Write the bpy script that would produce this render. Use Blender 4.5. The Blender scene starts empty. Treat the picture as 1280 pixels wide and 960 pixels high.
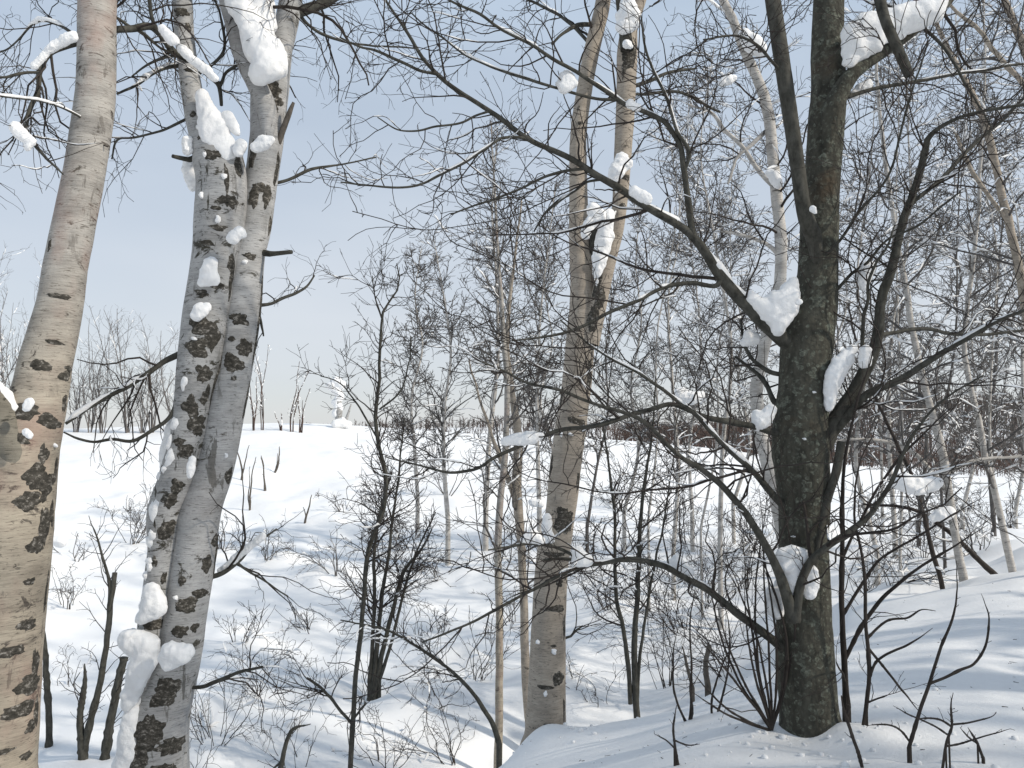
import bpy, math, random
import numpy as np

# ------------------------------------------------------------------ camera, world, sun
S = bpy.context.scene
COL = S.collection
F, CX, CY, HOR = 980.0, 640.0, 480.0, 545.0
EYE = 1.6
TH = math.atan((HOR - CY) / F)
cd = bpy.data.cameras.new('camera'); cam = bpy.data.objects.new('camera', cd); COL.objects.link(cam)
cd.sensor_width = 36.0; cd.lens = 36.0 * F / 1280.0
cd.clip_start = 0.05; cd.clip_end = 8000
cam.location = (0, 0, EYE); cam.rotation_euler = (math.pi / 2 + TH, 0, 0)
S.camera = cam

SUN_EL, SUN_AZ = math.radians(36), math.radians(112)      # azimuth clockwise from +Y
w = bpy.data.worlds.new('World'); S.world = w; w.use_nodes = True
nt = w.node_tree; nt.nodes.clear()
sky = nt.nodes.new('ShaderNodeTexSky'); sky.sky_type = 'NISHITA'; sky.sun_disc = False
sky.sun_elevation = SUN_EL; sky.sun_rotation = SUN_AZ
sky.air_density = 1.0; sky.dust_density = 0.9; sky.ozone_density = 2.0
# thin high veil: greys the blue evenly with soft streaks
tc = nt.nodes.new('ShaderNodeTexCoord')
mp = nt.nodes.new('ShaderNodeMapping'); mp.inputs['Scale'].default_value = (1.2, 1.2, 3.5)
nz = nt.nodes.new('ShaderNodeTexNoise'); nz.inputs['Scale'].default_value = 1.6; nz.inputs['Detail'].default_value = 4
mr = nt.nodes.new('ShaderNodeMapRange')
mr.inputs['From Min'].default_value = 0.3; mr.inputs['From Max'].default_value = 0.75
mr.inputs['To Min'].default_value = 0.84; mr.inputs['To Max'].default_value = 0.95
mx = nt.nodes.new('ShaderNodeMix'); mx.data_type = 'RGBA'
sp = nt.nodes.new('ShaderNodeSeparateXYZ'); cr = nt.nodes.new('ShaderNodeValToRGB')     # haze: greyer towards the horizon
nt.links.new(tc.outputs['Generated'], sp.inputs['Vector']); nt.links.new(sp.outputs['Z'], cr.inputs['Fac'])
cr.color_ramp.elements[0].position = 0.0; cr.color_ramp.elements[0].color = (0.372, 0.38, 0.392, 1)
cr.color_ramp.elements[1].position = 0.55; cr.color_ramp.elements[1].color = (0.262, 0.318, 0.388, 1)
gain = nt.nodes.new('ShaderNodeVectorMath'); gain.operation = 'SCALE'; mg = nt.nodes.new('ShaderNodeMapRange'); mg.inputs['From Min'].default_value = 0.3; mg.inputs['From Max'].default_value = 0.72
mg.inputs['To Min'].default_value = 9.0; mg.inputs['To Max'].default_value = 10.3     # thin streaks of cloud
nt.links.new(nz.outputs['Fac'], mg.inputs['Value']); nt.links.new(mg.outputs['Result'], gain.inputs['Scale'])
nt.links.new(cr.outputs['Color'], gain.inputs[0]); nt.links.new(gain.outputs[0], mx.inputs['B'])
bg = nt.nodes.new('ShaderNodeBackground'); bg.inputs['Strength'].default_value = 0.14
ow = nt.nodes.new('ShaderNodeOutputWorld')
L = nt.links.new
L(tc.outputs['Generated'], mp.inputs['Vector']); L(mp.outputs['Vector'], nz.inputs['Vector'])
L(nz.outputs['Fac'], mr.inputs['Value']); L(mr.outputs['Result'], mx.inputs['Factor'])
L(sky.outputs['Color'], mx.inputs['A']); L(mx.outputs['Result'], bg.inputs['Color']); L(bg.outputs['Background'], ow.inputs['Surface'])

sd = bpy.data.lights.new('sun', 'SUN'); sd.energy = 2.45; sd.angle = math.radians(1.6); sd.color = (1.0, 0.925, 0.81)
sun = bpy.data.objects.new('sun', sd); COL.objects.link(sun)
sun.rotation_euler = (math.pi / 2 - SUN_EL, 0, math.pi - SUN_AZ)
TOSUN = np.array([math.sin(SUN_AZ) * math.cos(SUN_EL), math.cos(SUN_AZ) * math.cos(SUN_EL), math.sin(SUN_EL)])
S.view_settings.view_transform = 'Standard'; S.view_settings.look = 'None'
S.view_settings.exposure = 0.5; S.view_settings.gamma = 1.0
S.cycles.max_bounces = 5; S.cycles.diffuse_bounces = 3; S.cycles.glossy_bounces = 2

rng = np.random.default_rng(11)

# ------------------------------------------------------------------ numeric helpers
CT, ST = math.cos(TH), math.sin(TH)
def P(px, py, d):
    a, b = (px - CX) / F, (CY - py) / F
    v = np.array([a, CT - b * ST, ST + b * CT])
    return np.array([0, 0, EYE]) + v * (d / v[1])

def project(p):
    q = p - np.array([0, 0, EYE])
    dep = q[..., 1] * CT + q[..., 2] * ST
    up = -q[..., 1] * ST + q[..., 2] * CT
    return CX + F * q[..., 0] / dep, CY - F * up / dep

def _hash(ix, iy, iz):
    h = (ix.astype(np.int64) * 374761393 + iy.astype(np.int64) * 668265263 + iz.astype(np.int64) * 2147483647) & 0xffffffff
    h = ((h ^ (h >> 13)) * 1274126177) & 0xffffffff
    h = (h ^ (h >> 16)) & 0xffff
    return h / 65535.0
def vnoise(p, scale=1.0):
    p = np.asarray(p, float) * scale
    i = np.floor(p); f = p - i; f = f * f * (3 - 2 * f)
    ix, iy, iz = i[..., 0], i[..., 1], i[..., 2]
    out = 0
    for dx in (0, 1):
        for dy in (0, 1):
            for dz in (0, 1):
                wgt = (f[..., 0] if dx else 1 - f[..., 0]) * (f[..., 1] if dy else 1 - f[..., 1]) * (f[..., 2] if dz else 1 - f[..., 2])
                out = out + wgt * _hash(ix + dx, iy + dy, iz + dz)
    return out * 2 - 1
def fbm(p, scale=1.0, octv=3):
    s, a, t = 0, 1.0, 0
    for k in range(octv):
        s = s + a * vnoise(np.asarray(p) + 17.3 * k, scale * 2 ** k); t += a; a *= 0.5
    return s / t

def unit(v):
    return v / np.maximum(np.linalg.norm(v, axis=-1, keepdims=True), 1e-9)

def resample(pts, wd, n):
    """Catmull-Rom through control points, n samples by arc length."""
    pts = np.asarray(pts, float); wd = np.asarray(wd, float)
    m = len(pts)
    if m == 2:
        t = np.linspace(0, 1, n)[:, None]
        return pts[0] * (1 - t) + pts[1] * t, np.interp(np.linspace(0, 1, n), [0, 1], wd)
    q = np.vstack([2 * pts[0] - pts[1], pts, 2 * pts[-1] - pts[-2]])
    out, ow_ = [], []
    for i in range(m - 1):
        t = np.linspace(0, 1, 16, endpoint=False)[:, None]
        p0, p1, p2, p3 = q[i], q[i + 1], q[i + 2], q[i + 3]
        out.append(0.5 * (2 * p1 + (p2 - p0) * t + (2 * p0 - 5 * p1 + 4 * p2 - p3) * t ** 2 + (3 * p1 - p0 - 3 * p2 + p3) * t ** 3))
        ow_.append(wd[i] * (1 - t[:, 0]) + wd[i + 1] * t[:, 0])
    out.append(pts[-1:]); ow_.append(wd[-1:])
    out = np.vstack(out); ow_ = np.concatenate(ow_)
    s = np.concatenate([[0], np.cumsum(np.linalg.norm(np.diff(out, axis=0), axis=1))])
    u = np.linspace(0, s[-1], n)
    return np.stack([np.interp(u, s, out[:, k]) for k in range(3)], 1), np.interp(u, s, ow_)

# ------------------------------------------------------------------ mesh helpers
def tubes(pts, rad, k):
    """pts (B,n,3), rad (B,n) -> verts, quads"""
    B, n, _ = pts.shape
    T = np.empty_like(pts)
    T[:, 1:-1] = pts[:, 2:] - pts[:, :-2]; T[:, 0] = pts[:, 1] - pts[:, 0]; T[:, -1] = pts[:, -1] - pts[:, -2]
    T = unit(T)
    mean = unit(T.mean(1))
    ref = np.zeros((B, 3)); ref[np.arange(B), np.argmin(np.abs(mean), 1)] = 1
    N = unit(np.cross(T, ref[:, None, :])); Bn = np.cross(T, N)
    a = np.linspace(0, 2 * math.pi, k, endpoint=False)
    v = pts[:, :, None, :] + rad[:, :, None, None] * (np.cos(a)[None, None, :, None] * N[:, :, None, :] + np.sin(a)[None, None, :, None] * Bn[:, :, None, :])
    idx = np.arange(B * n * k).reshape(B, n, k)
    q = np.stack([idx[:, :-1, :], np.roll(idx, -1, 2)[:, :-1, :], np.roll(idx, -1, 2)[:, 1:, :], idx[:, 1:, :]], -1).reshape(-1, 4)
    return v.reshape(-1, 3), q

def mesh_from(chunks, name='mesh', smooth=True):
    """chunks: list of (verts, faces[m,3 or 4])"""
    vs, loops, tot, off = [], [], [], 0
    for v, f in chunks:
        vs.append(v); loops.append((f + off).reshape(-1)); tot.append(np.full(len(f), f.shape[1])); off += len(v)
    v = np.vstack(vs).astype(np.float32); lp = np.concatenate(loops).astype(np.int32); tt = np.concatenate(tot).astype(np.int32)
    me = bpy.data.meshes.new(name)
    me.vertices.add(len(v)); me.vertices.foreach_set('co', v.ravel())
    me.loops.add(len(lp)); me.loops.foreach_set('vertex_index', lp)
    me.polygons.add(len(tt)); me.polygons.foreach_set('loop_start', (np.cumsum(tt) - tt).astype(np.int32))
    me.polygons.foreach_set('loop_total', tt)
    me.polygons.foreach_set('use_smooth', np.full(len(tt), smooth))
    me.update(calc_edges=True); me.validate()
    return me

def ico(sub=2):
    import bmesh
    bm = bmesh.new(); bmesh.ops.create_icosphere(bm, subdivisions=sub, radius=1)
    bm.verts.ensure_lookup_table()
    v = np.array([x.co[:] for x in bm.verts]); f = np.array([[a.index for a in x.verts] for x in bm.faces]); bm.free()
    return v, f
ICO2, ICO1 = ico(2), ico(1)

def thing(name, label, cat, loc=(0, 0, 0), group=None):
    o = bpy.data.objects.new(name, None); COL.objects.link(o)
    o.empty_display_size = 0.2; o.location = tuple(float(c) for c in loc)
    o['label'] = label; o['category'] = cat
    if group: o['group'] = group
    return o
def part(name, chunks, mat, root=None, label=None, kind=None, smooth=True, parent=None):
    if root is not None:
        l = np.array(root.location); chunks = [(v - l, f) for v, f in chunks]
    me = mesh_from(chunks, name, smooth); me.materials.append(mat)
    o = bpy.data.objects.new(name, me); COL.objects.link(o)
    if parent is not None: o.parent = parent
    elif root is not None: o.parent = root
    if label: o['label'] = label
    if kind: o['kind'] = kind
    return o

# ------------------------------------------------------------------ materials
def mat_new(name):
    m = bpy.data.materials.new(name); m.use_nodes = True
    n = m.node_tree; b = n.nodes['Principled BSDF']; b.inputs['Specular IOR Level'].default_value = 0.2
    return m, n, b
def nd(n, t, **kw):
    x = n.nodes.new(t)
    for k, v in kw.items():
        if k in x.inputs: x.inputs[k].default_value = v
        else: setattr(x, k, v)
    return x
def coords(n, scale=(1, 1, 1)):
    c = nd(n, 'ShaderNodeTexCoord'); m = nd(n, 'ShaderNodeMapping'); m.inputs['Scale'].default_value = scale
    n.links.new(c.outputs['Object'], m.inputs['Vector']); return m.outputs['Vector']
def noise(n, vec, scale, detail=4, rough=0.55, dist=0.0):
    x = nd(n, 'ShaderNodeTexNoise'); x.inputs['Scale'].default_value = scale; x.inputs['Detail'].default_value = detail
    x.inputs['Roughness'].default_value = rough; x.inputs['Distortion'].default_value = dist
    n.links.new(vec, x.inputs['Vector']); return x.outputs['Fac']
def ramp(n, fac, stops):
    r = nd(n, 'ShaderNodeValToRGB'); e = r.color_ramp.elements
    while len(e) < len(stops): e.new(0.5)
    for i, (p, c) in enumerate(stops):
        e[i].position = p; e[i].color = (*c, 1) if len(c) == 3 else c
    n.links.new(fac, r.inputs['Fac']); return r.outputs['Color']
def mixc(n, fac, a, b, mode='MIX'):
    m = nd(n, 'ShaderNodeMix'); m.data_type = 'RGBA'; m.blend_type = mode
    for key, val in (('Factor', fac), ('A', a), ('B', b)):
        if hasattr(val, 'is_linked') or hasattr(val, 'links'): n.links.new(val, m.inputs[key])
        else: m.inputs[key].default_value = val if not isinstance(val, tuple) else (*val, 1)
    return m.outputs['Result']
def bump(n, b, h, strength, dist):
    x = nd(n, 'ShaderNodeBump'); x.inputs['Strength'].default_value = strength; x.inputs['Distance'].default_value = dist
    n.links.new(h, x.inputs['Height']); n.links.new(x.outputs['Normal'], b.inputs['Normal'])
def W(v): return (v, v, v)

def birch_bark(name, pale, mid, dark, patch=0.62, pink=0.0, crack=0.0, grey_above=None):
    m, n, b = mat_new(name)
    vz = coords(n, (1, 1, 9)); v = coords(n)
    tone = ramp(n, noise(n, coords(n, (1, 1, 2.2)), 5, 5, 0.6), [(0.3, mid), (0.62, pale)])
    streak = ramp(n, noise(n, coords(n, (1, 1, 16)), 11, 5, 0.7), [(0.36, W(0.66)), (0.56, W(1.0))])
    col = mixc(n, 0.75, tone, streak, 'MULTIPLY')
    if grey_above:      # older bark low down is warmer, the younger bark above is silvery
        sx = nd(n, 'ShaderNodeSeparateXYZ'); n.links.new(v, sx.inputs[0])
        mh = nd(n, 'ShaderNodeMapRange'); mh.inputs['From Min'].default_value = grey_above[0]; mh.inputs['From Max'].default_value = grey_above[1]
        n.links.new(sx.outputs['Z'], mh.inputs['Value'])
        hs = nd(n, 'ShaderNodeHueSaturation'); hs.inputs['Saturation'].default_value = 0.45; hs.inputs['Value'].default_value = 0.98
        n.links.new(col, hs.inputs['Color']); col = mixc(n, mh.outputs['Result'], col, hs.outputs['Color'])
    lent = ramp(n, noise(n, vz, 26, 3, 0.6, 0.3), [(0.60, W(0)), (0.66, W(1))])
    col = mixc(n, lent, col, tuple(c * 0.42 for c in mid))
    # rough dark patches, broken up inside
    pt = ramp(n, noise(n, coords(n, (1, 1, 1.8)), 8.5, 8, 0.72, 0.7), [(patch, W(0)), (patch + 0.05, W(1))])
    inner = ramp(n, noise(n, v, 60, 4, 0.7), [(0.35, dark), (0.7, tuple(c * 2.6 for c in dark))])
    col = mixc(n, pt, col, inner)
    if crack:
        ck = ramp(n, noise(n, coords(n, (1, 1, 0.22)), 16, 6, 0.7, 0.6), [(0.585, W(0)), (0.61, W(1))])
        mk = ramp(n, noise(n, v, 2.6, 3), [(0.45, W(0)), (0.55, W(crack))])
        col = mixc(n, mixc(n, 1.0, ck, mk, 'MULTIPLY'), col, inner)
    if pink:
        pk = ramp(n, noise(n, coords(n, (1, 1, 0.7)), 4.2, 3), [(0.5, W(0)), (0.7, W(pink))])
        col = mixc(n, pk, col, (0.33, 0.215, 0.175))
    n.links.new(col, b.inputs['Base Color']); b.inputs['Roughness'].default_value = 0.75
    h = mixc(n, 0.5, noise(n, coords(n, (1, 1, 12)), 14, 5, 0.7), noise(n, v, 45, 5, 0.7))
    bump(n, b, h, 0.55, 0.012)
    return m
M_birch_warm = birch_bark('birch_bark_warm', (0.43, 0.375, 0.295), (0.25, 0.215, 0.17), (0.05, 0.043, 0.036), 0.575, 0.5, 0.6, (1.9, 2.7))
M_birch_grey = birch_bark('birch_bark_grey', (0.45, 0.445, 0.435), (0.30, 0.295, 0.285), (0.04, 0.037, 0.030), 0.60, 0.06, 0.7)
M_birch_spot = birch_bark('birch_bark_spotted', (0.45, 0.445, 0.435), (0.29, 0.285, 0.275), (0.03, 0.028, 0.022), 0.56, 0.04, 1.0)
M_birch_tan = birch_bark('birch_bark_tan', (0.42, 0.365, 0.30), (0.27, 0.233, 0.19), (0.045, 0.04, 0.034), 0.60, 0.1, 0.5)
M_birch_dark = birch_bark('grey_green_birch_bark', (0.23, 0.21, 0.17), (0.13, 0.118, 0.095), (0.03, 0.028, 0.022), 0.57)  # darker grey-green bark for the forked stem of the left birch
M_birch_white = birch_bark('birch_bark_white', (0.58, 0.55, 0.51), (0.32, 0.30, 0.275), (0.04, 0.038, 0.035), 0.585)

def dark_bark():
    m, n, b = mat_new('lichen_dark_bark'); v = coords(n)
    base = ramp(n, noise(n, coords(n, (1, 1, 0.35)), 26, 6, 0.65), [(0.3, (0.027, 0.026, 0.021)), (0.7, (0.083, 0.08, 0.063))])
    warp = nd(n, 'ShaderNodeTexNoise', Scale=14.0); warp.inputs['Detail'].default_value = 5
    n.links.new(v, warp.inputs['Vector'])
    col = base
    for scl, amt, lo in ((13.0, 0.06, 0.42), (27.0, 0.03, 0.40), (48.0, 0.02, 0.45)):
        add = nd(n, 'ShaderNodeVectorMath', operation='MULTIPLY_ADD'); add.inputs[1].default_value = (amt,) * 3
        n.links.new(warp.outputs['Color'], add.inputs[0]); n.links.new(v, add.inputs[2])
        vo = nd(n, 'ShaderNodeTexVoronoi', Scale=scl); vo.feature = 'F1'; n.links.new(add.outputs[0], vo.inputs['Vector'])
        spot = ramp(n, vo.outputs['Distance'], [(0.0, W(0.35)), (0.22, W(0.5)), (0.33, W(1)), (0.40, W(0))])
        cell = ramp(n, vo.outputs['Color'], [(0.32, W(0)), (0.37, W(1))])
        msk = ramp(n, noise(n, v, 30, 5, 0.7), [(lo, W(0)), (lo + 0.2, W(0.9))])
        fac = mixc(n, 1.0, mixc(n, 1.0, spot, msk, 'MULTIPLY'), cell, 'MULTIPLY')
        lich = ramp(n, noise(n, v, 60, 3), [(0.3, (0.085, 0.094, 0.07)), (0.7, (0.20, 0.212, 0.172))])
        col = mixc(n, fac, col, lich)
    rust = ramp(n, noise(n, v, 3.1, 3), [(0.60, W(0)), (0.75, W(0.6))])
    col = mixc(n, rust, col, (0.085, 0.055, 0.032))
    n.links.new(col, b.inputs['Base Color']); b.inputs['Roughness'].default_value = 0.9
    bump(n, b, mixc(n, 0.4, noise(n, coords(n, (1, 1, 0.3)), 38, 6, 0.7), vo.outputs['Distance']), 0.8, 0.015)
    return m
M_dark = dark_bark()
def plain_bark(name, a, c, sc=30):
    m, n, b = mat_new(name)
    col = ramp(n, noise(n, coords(n, (1, 1, 0.5)), sc, 4, 0.65), [(0.3, a), (0.7, c)])
    n.links.new(col, b.inputs['Base Color']); b.inputs['Roughness'].default_value = 0.85
    bump(n, b, noise(n, coords(n), sc * 2, 4), 0.5, 0.006); return m
M_limb = plain_bark('grey_brown_limb_bark', (0.028, 0.027, 0.022), (0.088, 0.085, 0.072))
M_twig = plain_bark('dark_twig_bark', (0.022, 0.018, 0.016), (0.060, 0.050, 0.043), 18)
M_twig_far = plain_bark('haze_lightened_twig_bark', (0.065, 0.06, 0.057), (0.155, 0.145, 0.137), 9)  # lighter and greyer than the dark twigs, distance haze painted into the bark
def scar_mat():
    m, n, b = mat_new('black_rough_scar_bark'); v = coords(n, (1, 1, 1.6))
    col = ramp(n, noise(n, v, 40, 7, 0.75, 0.4), [(0.3, (0.016, 0.015, 0.012)), (0.5, (0.06, 0.055, 0.046)), (0.57, (0.11, 0.10, 0.085)), (0.62, (0.30, 0.28, 0.25))])
    n.links.new(col, b.inputs['Base Color']); b.inputs['Roughness'].default_value = 0.9
    bump(n, b, noise(n, v, 60, 6, 0.7), 0.8, 0.01); return m
M_scar = scar_mat()
M_wood = plain_bark('weathered_dead_wood', (0.055, 0.048, 0.040), (0.15, 0.13, 0.11), 28)
M_twig_haze = plain_bark('haze_paled_twig_bark', (0.10, 0.09, 0.085), (0.19, 0.175, 0.165), 6)  # grey bark, paled further: air haze over the skyline is put into the colour
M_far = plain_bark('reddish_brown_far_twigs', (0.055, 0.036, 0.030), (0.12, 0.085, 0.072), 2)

def snow_mat(name, fine, big, grain):
    m, n, b = mat_new(name); v = coords(n)
    col = ramp(n, noise(n, v, grain, 5, 0.6), [(0.3, (0.825, 0.825, 0.825)), (0.7, (0.885, 0.88, 0.87))])
    n.links.new(col, b.inputs['Base Color']); b.inputs['Roughness'].default_value = 0.65
    b.inputs['Subsurface Weight'].default_value = 0.0
    bump(n, b, mixc(n, 0.35, noise(n, v, fine, 6, 0.75), noise(n, v, big, 5, 0.6)), 0.5, 0.02)
    return m
M_snow = snow_mat('settled_snow', 45, 9, 1.5)
M_clump = snow_mat('clumped_snow', 70, 22, 9)

# ------------------------------------------------------------------ terrain
def uv_of(x, y):
    r = np.maximum(np.hypot(x, y), 1.8)
    return np.stack([np.arctan2(x, y) * 1.3, np.log(r)], -1)
ctrl = []
def cp(px, py, d):
    p = P(px, py, d); ctrl.append(p)
def cw(x, y, z): ctrl.append(np.array([x, y, z], float))
for c in [  # foreground shelf under the dark tree
    (1010, 918, 4.0), (1280, 950, 3.3), (1120, 945, 3.4), (900, 945, 3.7), (760, 958, 4.1), (1130, 850, 4.9), (1240, 790, 6.0), (960, 880, 4.7),
    (1280, 707, 9.0), (1179, 741, 8.5), (1078, 786, 7.4), (980, 836, 6.4), (855, 888, 5.7), (770, 925, 5.1), (700, 950, 4.9), (640, 962, 4.8),
    # ravine floor and the facing slope
    (685, 921, 6.0), (620, 990, 6.4), (795, 903, 9.5), (470, 866, 11), (437, 985, 8.0), (622, 962, 9.0), (110, 945, 8.0), (60, 945, 8.6),
    (900, 800, 12), (1090, 735, 13), (1240, 690, 14),
    (300, 830, 12), (200, 760, 15), (400, 780, 15), (560, 800, 14), (700, 760, 15), (850, 730, 16),
    (100, 690, 19), (300, 700, 20), (450, 700, 20), (600, 690, 20), (780, 680, 21), (950, 670, 22), (1200, 660, 22),
    (60, 610, 29), (250, 620, 30), (420, 620, 30), (600, 625, 30), (800, 625, 32), (1000, 640, 32), (1250, 640, 32),
    (-150, 545, 42), (40, 538, 45), (150, 536, 46), (300, 531, 48), (420, 531, 50), (560, 541, 55), (700, 547, 60), (850, 556, 62), (1000, 575, 60), (1150, 592, 60), (1280, 602, 60), (1450, 600, 60)]:
    cp(*c)
cw(-1.9, 3.6, -0.35); cw(-2.3, 3.2, -0.2); cw(-1.0, 5, -1.0); cw(-4, 5, -1.1); cw(-0.3, 3.2, -0.25)
for a in range(-180, 180, 30):
    ar = math.radians(a)
    if abs(a) > 45:
        for r in (2, 6, 20, 70): cw(r * math.sin(ar), r * math.cos(ar), 0.0 if abs(a) > 60 and a > 0 else -0.3)
    for r in (150, 400, 1500, 4000): cw(r * math.sin(ar), r * math.cos(ar), -3.0)
cw(0, 2, -0.05); cw(1.2, 1.8, 0.0); cw(-1.2, 1.8, -0.1)
ctrl = np.array(ctrl)
def tps_phi(r2): return 0.5 * r2 * np.log(np.maximum(r2, 1e-12))
cu = uv_of(ctrl[:, 0], ctrl[:, 1]); nC = len(cu)
K = tps_phi(((cu[:, None] - cu[None]) ** 2).sum(-1)) + np.eye(nC) * 0.002
A_ = np.zeros((nC + 3, nC + 3)); A_[:nC, :nC] = K; A_[:nC, nC] = 1; A_[:nC, nC + 1:] = cu; A_[nC, :nC] = 1; A_[nC + 1:, :nC] = cu.T
sol = np.linalg.solve(A_, np.concatenate([ctrl[:, 2], np.zeros(3)]))
bumps = []      # (x, y, amp, sigma)
def Hs(x, y):
    x = np.asarray(x, float); y = np.asarray(y, float)
    q = uv_of(x.ravel(), y.ravel()); out = np.empty(len(q))
    for s in range(0, len(q), 20000):
        e = q[s:s + 20000]
        out[s:s + 20000] = tps_phi(((e[:, None] - cu[None]) ** 2).sum(-1)) @ sol[:nC] + sol[nC] + e @ sol[nC + 1:]
    return out.reshape(x.shape)
def H(x, y):
    x = np.asarray(x, float); y = np.asarray(y, float)
    z = Hs(x, y); r = np.hypot(x, y)
    p = np.stack([x, y, np.zeros_like(x)], -1)
    mid = np.clip((r - 5.5) / 4, 0, 1) * np.clip((60 - r) / 25, 0.15, 1)
    z = z + 0.30 * mid * fbm(p, 0.45, 3) + 0.10 * mid * np.maximum(fbm(p + 31, 1.3, 2), 0)
    near = np.clip((14 - r) / 8, 0, 1)
    z = z + near * (0.045 * fbm(p * np.array([0.6, 1.6, 1]), 0.9, 3) + 0.012 * fbm(p + 9, 3.4, 2))
    for bx, by, am, sg in bumps: z = z + am * np.exp(-((x - bx) ** 2 + (y - by) ** 2) / (2 * sg * sg))
    return z
b0 = P(672, 925, 5.85); bumps += [(b0[0], b0[1], 0.13, 0.16), (P(1012, 915, 4)[0] + 0.12, 3.85, 0.05, 0.10), (P(1012, 915, 4)[0] - 0.25, 4.05, 0.05, 0.15), (P(1012, 915, 4)[0], 3.7, -0.03, 0.12)]
b1 = P(1075, 905, 3.8); bumps += [(b1[0], b1[1], 0.05, 0.12)]
for hx, hy, hd in ((468, 866, 11), (797, 906, 9.5), (622, 965, 9), (657, 905, 9.6), (437, 985, 8), (1206, 742, 9), (1266, 716, 9.6), (1180, 746, 8.6), (1248, 722, 9.2), (1058, 880, 4.1), (1079, 912, 3.85), (1136, 935, 3.45)):
    b2 = P(hx, hy, hd); bumps.append((b2[0], b2[1], -0.012 * hd if hd > 5 else -0.03, 0.018 * hd))
for k in range(70):
    r = rng.uniform(9, 32); a = math.radians(rng.uniform(-36, 34)); s_ = rng.uniform(0.18, 0.5)
    bumps.append((r * math.sin(a), r * math.cos(a), s_ * rng.uniform(0.4, 0.8), s_))
def G(px, py, dmin=5.0, dmax=400.0):
    ds = np.geomspace(dmin, dmax, 500)
    pp = np.array([P(px, py, d) for d in ds]); hz = H(pp[:, 0], pp[:, 1])
    below = np.nonzero(pp[:, 2] <= hz)[0]
    i = below[0] if len(below) else len(ds) // 2
    return np.array([pp[i, 0], pp[i, 1], hz[i]])
def build_ground():
    th = np.concatenate([np.linspace(-math.pi, -0.75, 60, endpoint=False), np.linspace(-0.75, 0.75, 360, endpoint=False), np.linspace(0.75, math.pi, 60, endpoint=False)])
    rr = np.concatenate([[0.3, 0.8, 1.3], np.geomspace(1.8, 70, 300), np.geomspace(74, 4000, 60)])
    R_, T_ = np.meshgrid(rr, th, indexing='ij')
    X, Y = R_ * np.sin(T_), R_ * np.cos(T_); Z = H(X, Y)
    v = np.stack([X, Y, Z], -1).reshape(-1, 3); v = np.vstack([v, [[0, 0, float(H(np.array([0.01]), np.array([0.01]))[0])]]])
    nR, nT = len(rr), len(th); idx = np.arange(nR * nT).reshape(nR, nT)
    nx = np.roll(idx, -1, 1)
    q = np.stack([idx[:-1], idx[1:], nx[1:], nx[:-1]], -1).reshape(-1, 4)
    t = np.stack([np.full(nT, nR * nT), idx[0], nx[0]], -1)
    me = mesh_from([(v, q)], 'snow_ground')
    me.materials.append(M_snow)
    o = bpy.data.objects.new('snow_ground', me); COL.objects.link(o); o['kind'] = 'structure'
build_ground()

# ------------------------------------------------------------------ growing branches
def children(par, dens, lmin, lmax, t0=0.15, ang=(35, 65), up=0.0, wig=0.35, n=6, rfac=0.55, rmin=0.0011, taper=0.35, flat=0.0, tl=0.6, maxn=4000, rpl=0.008, t1=1.0):
    """par: list of (pts(B,m,3), rad(B,m)). Returns (pts(C,n,3), rad(C,n))"""
    PO, TA, RA, TT = [], [], [], []
    for pts, rad in par:
        B, m, _ = pts.shape
        ln = np.linalg.norm(np.diff(pts, axis=1), axis=2).sum(1)
        cnt = rng.poisson(ln * dens * (t1 - t0))
        b = np.repeat(np.arange(B), cnt)
        if not len(b): continue
        t = rng.uniform(t0, t1, len(b)); x = t * (m - 1); i = np.minimum(x.astype(int), m - 2); f = (x - i)[:, None]
        PO.append(pts[b, i] * (1 - f) + pts[b, i + 1] * f); TA.append(unit(pts[b, i + 1] - pts[b, i])); TT.append(t)
        RA.append(rad[b, i] * (1 - f[:, 0]) + rad[b, i + 1] * f[:, 0])
    if not PO: return np.zeros((0, n, 3)), np.zeros((0, n))
    po, ta, ra, tt = np.vstack(PO), np.vstack(TA), np.concatenate(RA), np.concatenate(TT)
    if len(po) > maxn:
        s = rng.choice(len(po), maxn, replace=False); po, ta, ra, tt = po[s], ta[s], ra[s], tt[s]
    C = len(po)
    rv = rng.normal(size=(C, 3)); rv[:, 2] *= (1 - flat)
    pe = unit(rv - (rv * ta).sum(1, keepdims=True) * ta)
    a = np.radians(rng.uniform(ang[0], ang[1], C))[:, None]
    d = np.cos(a) * ta + np.sin(a) * pe
    ln = rng.uniform(min(lmin, lmax * 0.6), lmax, C) * (1 - tl * tt)
    st = (ln / (n - 1))[:, None]
    pts = np.empty((C, n, 3)); pts[:, 0] = po
    upv = np.array([0, 0, 1.0])
    for k in range(1, n):
        pts[:, k] = pts[:, k - 1] + d * st
        d = unit(d + rng.normal(size=(C, 3)) * wig + upv * up)
    r0 = np.minimum(ra * rfac, rpl * ln + rmin * 1.3); r0 = np.maximum(r0, rmin * 1.15)
    rad = np.maximum(r0[:, None] * np.linspace(1, taper, n)[None], rmin * 0.75)
    return pts, rad

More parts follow.
